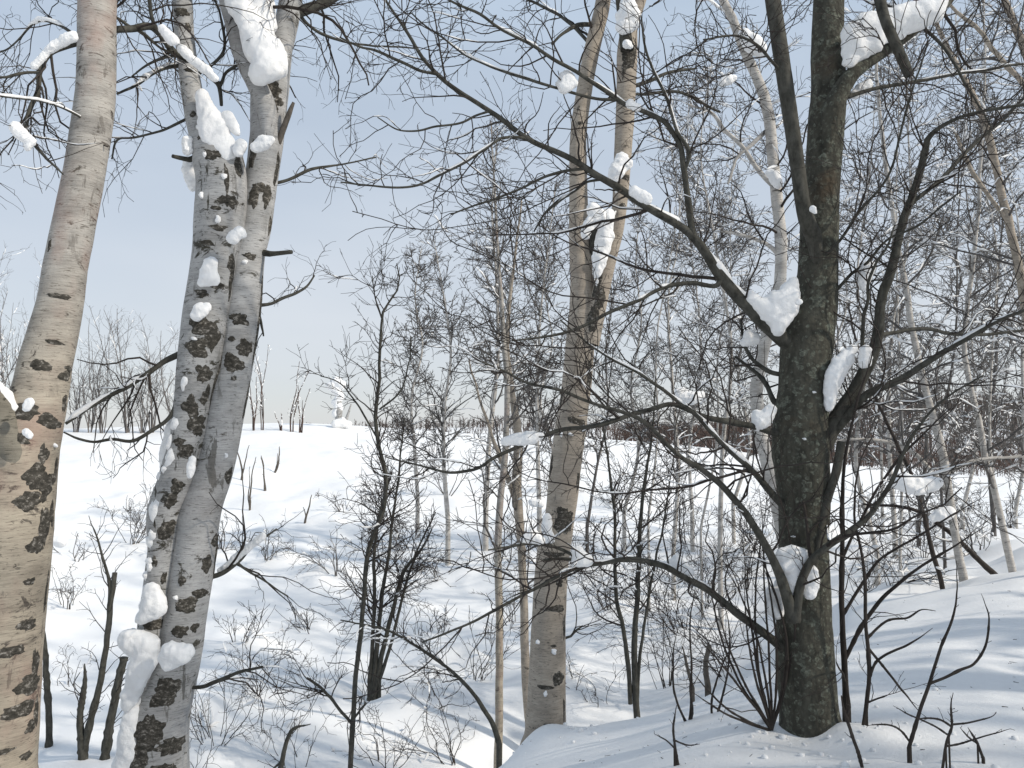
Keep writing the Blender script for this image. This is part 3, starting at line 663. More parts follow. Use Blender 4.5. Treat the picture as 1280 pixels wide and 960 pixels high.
f1 = Stem([(1024, 350, 10), (1018, 300, 20), (1010, 280, 20), (1003, 252, 18), (996, 201, 18), (986, 134, 19), (976, 67, 20), (966, 0, 20), (955, -80, 18), (930, -250, 13), (900, -450, 7)], dD - 0.06, [0.08, -0.03, -0.06, -0.05, 0.2], n=80, k=18, rough=0.06, seed=9, fine=0.05)
f2 = Stem([(1032, 190, 10), (1040, 140, 26), (1052, 112, 22), (1066, 92, 19), (1085, 77, 17), (1115, 58, 14), (1140, 40, 13), (1165, 20, 12), (1195, -10, 11), (1260, -90, 8), (1330, -200, 4)], dD, [0.03, 0.0, 0.1, 0.5], n=70, k=16, rough=0.06, seed=10, fine=0.05)
f3 = Stem([(1137, 95, 12), (1128, 74, 13), (1119, 54, 13), (1110, 34, 13), (1105, 20, 13), (1100, 0, 14), (1094, -40, 14), (1085, -120, 14), (1066, -200, 15), (1046, -260, 16)], dD - 0.35, [0, 0, 0.1, 0.5], n=60, k=16, rough=0.06, seed=11, fine=0.05)
f4 = Stem([(1030, 560, 20), (1042, 530, 20), (1054, 510, 18), (1066, 492, 17), (1078, 470, 16), (1088, 450, 15), (1095, 430, 14), (1099, 405, 13), (1100, 385, 12), (1104, 365, 12), (1111, 347, 12), (1118, 322, 11), (1124, 295, 10), (1130, 272, 10), (1142, 240, 9), (1150, 215, 9), (1156, 191, 9), (1161, 172, 7), (1182, 155, 5), (1219, 141, 4), (1280, 131, 4), (1360, 120, 3)], dD - 0.02, [0, 0, -0.1, -0.5], n=110, k=16, rough=0.05, seed=12, fine=0.05)
for s_, lb in ((f1, 'second stem rising beside the trunk'), (f2, 'arm under the large snow pile'), (f3, 'thick drooping branch with a broken end'), (f4, 'curved right limb')):
    part('limb', s_.mesh(), M_limb if s_ is not f2 else M_dark, Dt, label=lb)
LD = [  # the long left limb and its offshoots
    limb([(985, 440, 26), (968, 428, 22), (947, 404, 19), (932, 385, 17), (917, 367, 16), (897, 340, 14), (884, 318, 13), (870, 299, 12), (855, 286, 11), (811, 259, 10), (764, 228, 9.5), (721, 202, 8), (667, 178, 7), (627, 148, 7), (600, 131, 6), (570, 112, 6), (546, 91, 5), (525, 66, 4.5), (509, 40, 4), (480, 0, 3), (455, -40, 2)], dD, [0, -0.25, -0.5, -0.6], 90, kink=0.015),
    limb([(546, 92, 4), (525, 88, 4), (500, 76, 4), (470, 62, 3.5), (450, 57, 3), (425, 46, 2)], dD - 0.55, -0.2),
    limb([(612, 141, 3), (595, 145, 3), (575, 154, 3), (545, 158, 3), (520, 164, 2.5), (495, 162, 2), (470, 145, 1.5)], dD - 0.5, -0.2),
    limb([(660, 170, 4), (640, 170, 4), (624, 174, 4), (600, 190, 4), (575, 205, 4), (550, 219, 3.5), (525, 230, 3), (495, 234, 3), (460, 231, 2.5), (425, 228, 2)], dD - 0.45, -0.4),
    limb([(735, 212, 4), (715, 213, 4), (694, 217, 4), (672, 225, 3.5), (650, 236, 3), (620, 248, 3), (595, 255, 2.5), (565, 268, 2)], dD - 0.42, -0.1),
    limb([(752, 226, 4), (735, 227, 3.5), (718, 240, 3), (700, 252, 2.5), (680, 268, 2)], dD - 0.4, 0.3),
    limb([(868, 292, 8), (863, 262, 9), (858, 230, 8), (854, 205, 8), (850, 181, 7), (834, 155, 7), (822, 147, 7), (800, 138, 6), (781, 130, 6), (762, 116, 6), (730, 95, 5), (704, 80, 5), (667, 59, 4.5), (626, 38, 4), (598, 16, 4), (570, 3, 3), (545, -8, 3)], dD - 0.2, [0, -0.3, -0.7], 70),
    limb([(770, 130, 4), (750, 126, 4), (720, 117, 4), (687, 108, 4), (660, 99, 4), (635, 92, 3.5), (610, 82, 3), (583, 69, 3), (560, 52, 2.5), (530, 30, 2), (515, 15, 2)], dD - 0.4, -0.3),
    limb([(858, 215, 5), (862, 190, 5), (845, 160, 4), (832, 120, 4), (815, 85, 3), (806, 60, 3), (800, 20, 2)], dD - 0.3, -0.3),
    limb([(902, 346, 6), (894, 357, 6), (870, 354, 5.5), (850, 355, 5.5), (828, 360, 5), (794, 377, 5), (761, 391, 4.5), (721, 411, 4), (680, 422, 3), (640, 426, 2)], dD - 0.1, -0.4, 50),
    # low left limbs
    limb([(990, 650, 12), (974, 632, 10), (944, 592, 8), (920, 570, 7), (900, 552, 6), (870, 518, 6), (850, 503, 5), (820, 482, 4), (790, 462, 4), (760, 446, 3), (730, 425, 2.5), (700, 402, 2)], dD - 0.1, -0.5, 50),
    limb([(992, 775, 15), (985, 750, 14), (977, 725, 13), (968, 705, 11), (958, 685, 10), (945, 662, 9), (931, 640, 9), (904, 609, 8), (873, 585, 7), (852, 572, 6), (832, 553, 5.5), (815, 535, 5), (800, 524, 5), (770, 514, 4.5), (741, 505, 4), (707, 490, 4), (683, 484, 3.5), (660, 478, 3), (633, 464, 3), (600, 451, 2)], dD - 0.2, [0, -0.3, -0.6], 80),
    limb([(985, 548, 12), (968, 543, 10), (941, 533, 8), (917, 528, 8), (887, 523, 7), (860, 512, 6), (838, 505, 6), (812, 512, 6), (788, 518, 6), (748, 532, 5.5), (704, 538, 5.5), (674, 549, 5), (640, 562, 5), (617, 572, 4), (596, 585, 4), (569, 590, 3.5), (549, 588, 3), (512, 579, 2), (480, 570, 1.5)], dD, [-0.05, -0.4, -0.7], 80),
    limb([(975, 832, 14), (966, 816, 12), (951, 795, 11), (934, 778, 10), (917, 764, 10), (884, 737, 9), (855, 722, 8), (828, 707, 8), (794, 699, 7), (761, 702, 6), (727, 709, 5), (700, 721, 5), (660, 741, 4), (626, 758, 4), (586, 778, 3), (549, 793, 2.5), (526, 801, 2)], dD - 0.08, [0, -0.4, -0.6], 80),
    limb([(800, 700, 5), (760, 701, 5), (730, 702, 4), (705, 700, 4), (680, 701, 3)], dD - 0.4, -0.1),
    limb([(736, 706, 4), (712, 692, 4), (690, 683, 4), (665, 680, 4), (640, 684, 3), (610, 688, 2)], dD - 0.45, -0.2),
    limb([(993, 776, 12), (997, 752, 12), (1001, 730, 12), (1010, 708, 11), (1019, 696, 10), (1038, 680, 9), (1060, 665, 8), (1090, 640, 7), (1114, 602, 5.5), (1129, 566, 5), (1150, 530, 3.5), (1180, 500, 3), (1230, 470, 2)], dD - 0.22, [0, -0.1, -0.4], 60),
    limb([(1010, 745, 9), (1016, 715, 9), (1025, 660, 10), (1034, 625, 11), (1042, 600, 11), (1048, 575, 11), (1052, 552, 11)], dD - 0.1, -0.02, 40),
    limb([(1036, 552, 12), (1055, 528, 11), (1070, 508, 10), (1085, 493, 10), (1112, 481, 9), (1130, 472, 9), (1152, 458, 8), (1189, 434, 7), (1220, 417, 6), (1250, 400, 5), (1290, 382, 4), (1340, 350, 3)], dD - 0.05, [0, -0.2, -0.6], 60),
    limb([(1100, 420, 6), (1118, 416, 5), (1142, 411, 5), (1165, 412, 5), (1186, 417, 5), (1216, 418, 4.5), (1246, 417, 4), (1290, 410, 3)], dD - 0.08, 0.3, 40),
    limb([(1131, 268, 6), (1140, 254, 6), (1160, 238, 5.5), (1179, 222, 5.5), (1206, 191, 5), (1236, 165, 4.5), (1260, 144, 4), (1290, 112, 3), (1330, 70, 2)], dD - 0.1, 0.4, 40),
    limb([(1072, 458, 6), (1076, 440, 6), (1079, 415, 5), (1081, 395, 5), (1086, 375, 4.5), (1085, 355, 4), (1095, 330, 3.5), (1108, 310, 3), (1120, 280, 2)], dD - 0.1, -0.3, 36),
    limb([(1040, 380, 5), (1062, 345, 4), (1082, 330, 4), (1110, 300, 3), (1150, 280, 3), (1200, 240, 2)], dD, -0.4, 36),
    limb([(1042, 330, 4), (1070, 270, 4), (1110, 220, 3), (1130, 150, 3), (1160, 50, 2)], dD, -0.5, 36),
    limb([(976, 92, 4), (950, 60, 4), (920, 45, 3), (880, 50, 2)], dD - 0.1, -0.3),
    limb([(1055, 128, 6), (1090, 112, 5), (1130, 104, 5), (1180, 96, 4), (1280, 80, 3)], dD, 0.3),
    limb([(1150, 30, 5), (1180, 60, 4), (1210, 110, 3), (1240, 160, 2)], dD + 0.1, -0.4),
    limb([(985, 468, 6), (965, 466, 6), (944, 452, 5), (934, 438, 5), (930, 425, 4), (925, 400, 3)], dD - 0.05, 0.2),
    limb([(985, 515, 7), (968, 502, 7), (958, 480, 6), (945, 465, 5), (920, 445, 3)], dD, 0.3)]
LD = attach(LD, [sD, f1, f2, f4], (11, 16, 17))
upD = children([(sD.pts[None, 120:175], sD.rad[None, 120:175]), (f1.pts[None, 30:], f1.rad[None, 30:]), (f2.pts[None, 20:], f2.rad[None, 20:])], 5.5, 0.8, 2.2, 0.0, (40, 80), 0.02, 0.16, 16, 0.4, 0.003, 0.25, rpl=0.009)
lgD = children(LD[:17] + LD[18:20] + LD[21:], 1.35, 0.7, 1.7, 0.12, (30, 60), 0.035, 0.10, 16, 0.5, 0.0032, 0.3, rpl=0.005)
t1 = children(LD[:16] + LD[16:17] + LD[18:] + [upD, lgD, (f4.pts[None, 20:], f4.rad[None, 20:])], 11, 0.18, 0.8, 0.1, (35, 75), 0.03, 0.22, 9, 0.5, 0.0022, rpl=0.0045)
t2 = children([t1], 8, 0.08, 0.32, 0.08, (30, 70), 0.02, 0.22, 5, 0.6, 0.0015, maxn=9000)
t3 = children([t2], 7, 0.03, 0.12, 0.15, (30, 70), 0.03, 0.2, 4, 0.6, 0.0013, maxn=5000)
for l in LD: part('limb', tube_of(l), M_limb, Dt)
part('crown', [tubes(*upD, 6), tubes(*lgD, 5), tubes(*t1, 4), tubes(*t2, 3), tubes(*t3, 3)], M_twig, Dt, kind='stuff')
part('branch_snow', (snow_on([(t1[0][:260], t1[1][:260]), (lgD[0], lgD[1])], 0.45, 0.7, 0.0022, slope=0.5) or []) + snow_on([LD[0], LD[6], LD[7], LD[9], LD[11], LD[12], LD[13], LD[18], LD[19], LD[25], (upD[0][:40], upD[1][:40]), LD[3], LD[5], LD[10], LD[8]], 0.55, 0.75, 0.003), M_clump, Dt, kind='stuff')

# ================================================================== generic trees and shrubs
def auto_tree(name, label, stems, d, bark, crown=(3.5, 0.5, 1.6), up=0.03, twig=None, dens=(6, 7), snow=0.15, group=None, k=8, t0=0.2, tl=0.7, base=1.1, ang=(35, 70), rmin=None, dd=0.0, lv3=True, cat='tree', wig=0.2, trunkname='trunk'):
    """stems: list of pixel control lists (bottom to top). d: distance."""
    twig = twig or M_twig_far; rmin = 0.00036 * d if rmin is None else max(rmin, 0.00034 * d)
    big = d < 13
    if twig is M_twig and bark is M_twig: stems = [[(x, y, w_ * 0.8) for x, y, w_ in s] for s in stems]; bark = M_limb
    ss = [limb(s, d, dd, 40, 0.02, 1.0) for s in stems]
    # run the first stem into the ground
    out = []
    for i, (p, r) in enumerate(ss):
        if i == 0 or abs(stems[i][0][1] - stems[0][0][1]) < 18:
            g = float(H(p[0, 0, 0], p[0, 0, 1])) - 0.15
            if p[0, 0, 2] > g:
                q = p[0, 0] + np.array([0, 0, g - p[0, 0, 2]]); p = np.concatenate([q[None, None], p], 1); r = np.concatenate([r[:, :1] * base, r], 1)
        out.append((p, r))
    b = out[0][0][0, 0].copy(); b[2] += 0.15
    t = thing(name, label, cat, b, group)
    for p, r in out: part(trunkname, tube_of((p, r), k), bark, t)
    l1 = children(out, crown[0] * 1.35, crown[1], crown[2], t0, ang, up, wig * 0.8, 10, 0.5, rmin * 1.6, 0.3, tl=tl, rpl=0.007)
    l2 = children([l1] + [(p[:, -14:], r[:, -14:]) for p, r in out], dens[0] * 1.5, 0.15, 0.75, 0.06, (30, 65), up * 0.5, wig, 6, 0.55, rmin * 1.15, rpl=0.004, maxn=1200 if big else 800)
    ch = [tubes(*l1, 5), tubes(*l2, 3)]
    if lv3:
        l3 = children([l2], dens[1] * 1.5, 0.08, 0.34, 0.1, (30, 65), 0, wig, 4, 0.6, rmin, maxn=1800 if big else 950); ch.append(tubes(*l3, 3))
    part('crown', ch, twig, t, kind='stuff')
    if snow:
        sn = snow_on([l1, (l2[0][:200], l2[1][:200])], snow * 1.2, 0.9, 0.0075, n=7, slope=0.66)
        if sn: part('branch_snow', sn, M_clump, t, kind='stuff')
    return t

auto_tree('birch_tree', 'slender pale birch with thin white trunk just left of the tan birch', [[(622, 965, 10), (624, 880, 10), (624, 760, 9), (622, 690, 9), (626, 620, 8), (632, 560, 8), (634, 480, 7), (628, 400, 6), (622, 300, 4), (616, 200, 2), (614, 150, 1)]], 9.0, M_birch_warm, (3.6, 0.5, 1.6), 0.05, snow=0.22, t0=0.28)
auto_tree('birch_tree', 'thin grey birch pressed close behind the left side of the tan birch', [[(662, 905, 11), (657, 840, 11), (655, 760, 10), (652, 690, 10), (648, 640, 11), (646, 600, 12), (648, 560, 12), (642, 500, 8), (634, 430, 6), (640, 350, 4), (652, 250, 2)], [(650, 640, 9), (636, 600, 7), (620, 560, 5), (600, 500, 3), (586, 450, 2)]], 9.6, M_birch_tan, (3.6, 0.5, 1.7), 0.05, snow=0.3, t0=0.25)
auto_tree('young_tree', 'thin dark crooked young tree standing alone in front of the bright field', [[(437, 985, 8), (439, 940, 8), (445, 841, 7.5), (452, 784, 7), (459, 694, 7), (470, 660, 7), (479, 640, 7), (483, 600, 6.5), (474, 555, 6.5), (470, 521, 6), (474, 471, 5), (477, 397, 4), (490, 372, 3), (500, 354, 2.5), (497, 330, 1.5)],
          [(477, 397, 3), (468, 370, 2), (466, 345, 1.5)], [(470, 545, 3), (450, 510, 3), (425, 480, 2), (400, 470, 1.5)], [(474, 512, 3), (500, 490, 3), (510, 455, 2), (515, 420, 1.5)], [(440, 905, 5), (425, 888, 5), (412, 872, 5), (398, 858, 4.5), (383, 848, 4)], [(441, 900, 4), (452, 885, 3), (458, 878, 2)]], 8.0, M_twig, (6.5, 0.3, 1.1), 0.04, M_twig, snow=0.05, t0=0.4, rmin=0.0016)
auto_tree('alder_clump', 'dark clump of several stems rising from one snowy foot below the field', [[(468, 866, 9), (475, 828, 8), (484, 790, 7), (492, 760, 6), (502, 720, 6), (510, 705, 5), (524, 690, 4), (540, 660, 2)], [(466, 862, 9), (472, 800, 7), (478, 740, 6), (485, 700, 5), (492, 640, 4), (500, 580, 3), (505, 520, 1.5)], [(462, 850, 7), (466, 800, 6), (468, 740, 5.5), (468, 690, 5), (475, 640, 4), (490, 590, 2)], [(474, 850, 6), (490, 800, 5), (505, 740, 4), (520, 690, 3), (545, 640, 2)]], 11.0, M_twig, (3.8, 0.4, 1.3), 0.06, M_twig, snow=0.12, t0=0.3, rmin=0.002)
auto_tree('alder_clump', 'dark double stemmed alder right of the tan birch behind the snowbank', [[(797, 906, 10), (794, 860, 10), (793, 800, 9), (796, 760, 8), (798, 720, 8), (800, 660, 6), (806, 600, 5), (815, 540, 3), (820, 470, 2)], [(788, 880, 7), (785, 830, 7), (778, 780, 6.5), (770, 745, 6), (768, 690, 5), (768, 640, 5), (762, 590, 4), (752, 520, 2)], [(796, 880, 6), (800, 820, 5), (812, 740, 4), (830, 650, 3), (840, 580, 2)]], 9.5, M_twig, (3.8, 0.4, 1.3), 0.05, M_twig, snow=0.2, t0=0.25, rmin=0.002)
auto_tree('bent_sapling', 'sapling bent over in an arch to the left beneath the pale birches', [[(624, 930, 9), (616, 905, 8), (604, 885, 7), (592, 868, 6), (574, 848, 5.5), (559, 835, 5), (540, 822, 5), (520, 808, 4), (500, 795, 4), (475, 784, 3), (425, 774, 2)]], 7.6, M_twig, (5, 0.3, 0.8), -0.02, M_twig, snow=0.35, t0=0.35, rmin=0.0018)
auto_tree('birch_tree', 'white birch leaning left behind the dark tree with snow in its crook', [[(1000, 790, 20), (985, 700, 19), (972, 630, 18), (960, 580, 17), (950, 540, 17), (946, 500, 16), (950, 450, 16), (968, 390, 15), (977, 330, 15), (972, 260, 15), (967, 208, 14), (962, 151, 14), (950, 107, 13), (932, 64, 12), (914, 20, 11), (900, -10, 10), (870, -100, 8), (840, -220, 4)], [(970, 235, 8), (950, 215, 6), (925, 180, 5), (905, 160, 5), (888, 140, 4), (860, 130, 2)], [(962, 160, 6), (935, 185, 5), (920, 200, 4), (910, 230, 3)], [(976, 320, 6), (958, 305, 5), (930, 295, 4), (900, 290, 3)]], 7.0, M_birch_white, (3.2, 0.6, 1.9), 0.0, M_twig, snow=0.4, t0=0.4, k=14, rmin=0.0018)
auto_tree('birch_tree', 'thin pale birch at the crest of the right snowbank, second from the right edge', [[(1206, 742, 11), (1203, 715, 11), (1197, 688, 10), (1188, 628, 10), (1179, 569, 10), (1167, 525, 9), (1155, 480, 9), (1142, 421, 8), (1130, 350, 7), (1116, 270, 6), (1104, 180, 5), (1095, 80, 4), (1090, -40, 2)], [(1186, 615, 6), (1165, 590, 6), (1140, 565, 5), (1110, 553, 5), (1070, 548, 4), (1040, 552, 3)], [(1188, 590, 5), (1220, 575, 5), (1260, 572, 4), (1300, 570, 3)]], 9.0, M_birch_white, (3.6, 0.6, 1.8), 0.02, snow=0.42, t0=0.15)
auto_tree('birch_tree', 'spindly grey birch leaning left at the crest of the right snowbank', [[(1180, 746, 6), (1175, 720, 6), (1167, 697, 6), (1152, 634, 5), (1135, 584, 5), (1105, 522, 4), (1080, 460, 3), (1060, 380, 2)]], 8.6, M_twig, (3.6, 0.4, 1.3), 0.03, snow=0.2, t0=0.2)
auto_tree('birch_tree', 'pale birch at the right edge rising from the snowbank crest', [[(1266, 716, 9), (1258, 680, 9), (1250, 643, 8), (1240, 600, 8), (1232, 578, 8), (1224, 525, 7), (1212, 480, 7), (1205, 440, 6), (1210, 380, 6), (1220, 300, 5), (1226, 200, 4), (1230, 90, 3), (1230, -20, 2)]], 9.6, M_birch_white, (3.8, 0.6, 1.8), 0.03, snow=0.4, t0=0.15)
auto_tree('fallen_sapling', 'snow laden sapling leaning far left out of the right snowbank', [[(1248, 722, 7), (1230, 706, 7), (1208, 685, 6), (1190, 668, 6), (1176, 658, 5), (1150, 640, 4.5), (1120, 632, 4), (1080, 630, 2.5)]], 9.2, M_twig, (5, 0.4, 1.1), 0.06, snow=0.6, t0=0.2, rmin=0.002)
auto_tree('birch_tree', 'tall pale birch crossing the top right corner', [[(1330, 650, 12), (1305, 520, 11), (1285, 400, 11), (1270, 319, 10), (1258, 265, 10), (1246, 218, 9), (1238, 180, 9), (1230, 151, 8), (1218, 122, 8), (1206, 100, 7), (1180, 50, 6), (1160, 0, 5), (1130, -90, 3)], [(1262, 280, 6), (1240, 250, 5), (1215, 215, 5), (1200, 180, 4), (1190, 160, 3)]], 8.5, M_birch_tan, (3.8, 0.6, 1.9), 0.0, snow=0.5, t0=0.25)
auto_tree('birch_tree', 'pale leaning birch branch system highest at the top right edge', [[(1400, 560, 13), (1360, 330, 12), (1320, 180, 11), (1296, 100, 10), (1275, 50, 9), (1256, 0, 8), (1220, -90, 6)], [(1330, 210, 8), (1290, 120, 7), (1255, 80, 6), (1225, 40, 5), (1195, 15, 4), (1170, -10, 3)]], 7.6, M_birch_tan, (3.8, 0.6, 1.9), 0.0, snow=0.5, t0=0.2)
# thin trees filling the wood behind, right half
wood = [(905, 690, 890, 60, 8, 12.5), (845, 690, 835, 170, 7, 15), (1075, 690, 1085, 120, 8, 12), (1110, 660, 1140, 40, 8, 15), (1150, 655, 1180, 150, 7, 17), (1235, 650, 1262, 160, 7, 16), (1290, 680, 1270, 200, 8, 13), (1030, 640, 1060, 200, 6, 18), (935, 630, 905, 250, 6, 20), (1195, 640, 1235, 260, 6, 21),
        (870, 640, 860, 210, 6, 19), (780, 640, 800, 250, 6, 20), (1272, 640, 1290, 300, 6, 20), (1100, 640, 1120, 280, 5, 22), (735, 660, 770, 300, 5, 18), (690, 650, 680, 280, 5, 20), (1010, 690, 950, 30, 5, 11), (1130, 700, 1100, -60, 5, 10.5), (1170, 690, 1215, 20, 5, 11.5), (1255, 700, 1225, 60, 5, 10.5), (815, 650, 850, 100, 4, 14), (880, 660, 925, 130, 4, 13)]
wl = ['slim bare tree rising left of the leaning white birch', 'slim bare tree between the tan birch and the leaning white birch', 'slim bare tree behind the curved right limb of the dark tree', 'tall bare tree whose top meets the large snow pile', 'bare tree behind the thin pale birch on the bank crest', 'bare tree standing before the wooded hill near the right edge',
      'bare tree just inside the right edge above the bank', 'small bare tree seen right beside the dark trunk', 'small bare tree seen through the left limbs of the dark tree', 'small bare tree in front of the middle of the wooded hill', 'short bare tree under the arch of the long left limb', 'short bare tree right of the tan birch on the slope', 'short bare tree at the right edge by the wooded hill', 'faint small tree at the left end of the wooded hill', 'thin bare tree close on the right of the tan birch fork', 'thin bare tree close on the left of the tan birch fork', 'dark twigged tree behind the left shoulder of the dark trunk', 'dark twigged tree behind the snow padded bush', 'dark twigged tree between the two pale birches on the bank', 'dark twigged tree left of the pale birch at the right edge', 'twiggy tree seen through the upper left limb of the dark tree', 'twiggy tree seen left of the second stem of the dark tree']
for (bx, by, tx, ty, wd, d), lb in zip(wood, wl):
    j = rng.normal(size=6) * 8
    st = [(bx + (tx - bx) * u + j[i], by + (ty - by) * u, max(wd * 0.8 * (1 - u * 0.85), 1)) for i, u in enumerate((0, 0.2, 0.4, 0.6, 0.8, 1.0))]
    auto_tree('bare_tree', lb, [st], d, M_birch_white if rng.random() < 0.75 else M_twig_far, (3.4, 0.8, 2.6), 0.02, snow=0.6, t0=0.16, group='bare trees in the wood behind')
# centre background with fine crown against the sky
for (bx, by, tx, ty, wd, d, lb) in [(610, 640, 622, 165, 7, 20, 'tall fine twigged birch in the centre whose top stands against the blue sky'), (560, 650, 548, 300, 6, 19, 'fine twigged small tree left of the centre birch'), (520, 620, 530, 310, 5, 22, 'faint small tree between the crooked young tree and the centre birch'), (665, 640, 690, 230, 6, 18, 'fine twigged tree partly hidden by the tan birch')]:
    st = [(bx + (tx - bx) * u + rng.normal() * 5, by + (ty - by) * u, max(wd * (1 - u * 0.85), 1)) for u in (0, 0.2, 0.4, 0.6, 0.8, 1.0)]
    auto_tree('bare_tree', lb, [st], d, M_birch_white, (4.2, 0.7, 2.4), 0.07, snow=0.25, t0=0.2, dens=(6, 6), group='fine twigged trees in the centre')

def shrub(name, label, px, py, hpx, spx, n, d=None, mat=None, group=None, rmin=0.0016, dens=(5, 6), snow=0.0, wpx=3.0, lean=0.0, lv=2, up=0.05, cat='shrub', wig=0.16, big=(0.12, 0.5), dmin=5.0):
    mat = mat or M_twig; dens = (dens[0] * 2.0, dens[1] * 1.9)
    g = G(px, py, dmin) if d is None else P(px, py, d)
    if d is not None: g[2] = float(H(g[0], g[1]))
    d = g[1]; rmin = 0.00027 * d if d < 36 else rmin; hm, sm, rr = hpx / F * d, spx / F * d, wpx / 2 / F * d
    ln = hm * rng.uniform(0.55, 1.05, n); m = 12
    a = rng.uniform(0, 2 * math.pi, n); s_ = rng.uniform(0.1, 1, n) ** 0.7 * sm / 2 / max(hm, 1e-3)
    dv = unit(np.stack([np.cos(a) * s_ + lean, np.sin(a) * s_, np.ones(n)], -1))
    pts = np.empty((n, m, 3)); pts[:, 0] = g + np.stack([np.cos(a), np.sin(a), a * 0], -1) * min(0.08, sm * 0.1)
    pts[:, 0, 2] = H(pts[:, 0, 0], pts[:, 0, 1]) - 0.08
    for k in range(1, m):
        pts[:, k] = pts[:, k - 1] + dv * (ln / (m - 1))[:, None]; dv = unit(dv + rng.normal(size=(n, 3)) * wig * 0.6 + np.array([0, 0, up * 0.6]))
    rad = np.maximum(rr * rng.uniform(0.6, 1.1, n)[:, None] * np.linspace(1, 0.3, m)[None], rmin)
    t = thing(name, label, cat, g, group)
    if n <= 12 and wpx / 1.0 >= 3.0:
        for i in range(n): part('stem', tube_of((pts[i:i + 1], rad[i:i + 1]), 6), mat, t)
        ch = []
    else: ch = [tubes(pts, rad, 4)]
    l1 = children([(pts, rad)], dens[0], big[0], big[1] * max(hm, 0.5), 0.2, (25, 55), up, wig, 7, 0.6, rmin, rpl=0.004)
    if len(l1[0]): ch.append(tubes(*l1, 3))
    if lv > 1:
        l2 = children([l1], dens[1], 0.06, 0.3 * max(hm, 0.5) ** 0.5, 0.15, (25, 60), up * 0.5, wig, 5, 0.6, rmin * 0.9, maxn=1300)
        if len(l2[0]): ch.append(tubes(*l2, 3))
    if ch: part('twigs', ch, mat, t, kind='stuff')
    if snow:
        sn = snow_on([(pts, rad), l1], snow, 1.6, 0.012, n=6, slope=0.93)
        if sn: part('branch_snow', sn, M_clump, t, kind='stuff')
    return t

# --- skyline thicket, far left, behind the rim
for px, py, h, s, lb in [(95, 533, 120, 50, 'tall bare thicket shrub on the skyline nearest the left birch'), (128, 532, 150, 60, 'tall bare thicket shrub on the skyline left of the snowy drooping branch'), (160, 532, 165, 60, 'tallest bare thicket shrub in the gap between the two left trees'), (190, 532, 150, 60, 'bare thicket shrub on the skyline above the drooping branch'), (218, 531, 130, 55, 'bare thicket shrub on the skyline touching the twin birch'), (112, 534, 90, 60, 'low bare thicket shrub on the skyline under the drooping branch'), (178, 533, 90, 60, 'low bare thicket shrub at the middle of the left skyline')]:
    shrub('thicket_shrub', lb, px, py, h, s, 8, d=43, mat=M_twig_haze, group='thicket on the left skyline', rmin=0.0062, dens=(1.7, 1.8), snow=0.14, wpx=1.7, big=(0.4, 0.34))
for px, py, h, s, lb in [(8, 533, 220, 40, 'tall frosted tree at the left edge behind the left birch'), (-18, 533, 260, 70, 'frosted tree cut off by the left edge'), (34, 534, 150, 40, 'lower frosted tree between left edge and left birch')]:
    shrub('frosted_tree', lb, px, py, h, s, 6, d=38, mat=M_twig_haze, group='frosted trees at the left edge', rmin=0.0065, dens=(1.8, 1.8), snow=0.45, wpx=2.2, big=(0.4, 0.34), cat='tree')
# --- snowy thin saplings on the rim right of the twin birch
for px, py, h, lb in [(328, 533, 135, 'tall thin sapling crusted with snow close right of the twin birch'), (365, 533, 90, 'thin snow crusted sapling, middle one on the rim'), (376, 534, 60, 'short snow crusted sapling left of the snow capped snag'), (318, 533, 95, 'short snow crusted sapling touching the twin birch'), (352, 533, 40, 'reddish low twigs on the rim')]:
    shrub('sapling', lb, px, py, h, 14, 3, d=44, mat=M_far, group='saplings on the rim', rmin=0.008, dens=(3, 3), snow=0.75, wpx=2, big=(0.2, 0.14), lv=1, cat='sapling')
# --- dead sticks in the field
for px, py, h, lean, lb in [(380, 656, 40, 0.15, 'short dead stick poking from the bright field, leaning right'), (343, 592, 36, 0.35, 'dark leaning stick high in the bright field'), (331, 615, 60, 0.05, 'thin upright dead stalk in the field right of the twin birch'), (312, 640, 80, 0.0, 'thin dead stalk close to the right side of the twin birch'), (302, 600, 60, 0.05, 'faint dead stalk at the edge of the twin birch')]:
    shrub('dead_stalk', lb, px, py, h, 4, 2, mat=M_wood, rmin=0.006, dens=(0.6, 1), wpx=3.0, lean=lean, lv=1, big=(0.1, 0.1), cat='stalk', dmin=15)
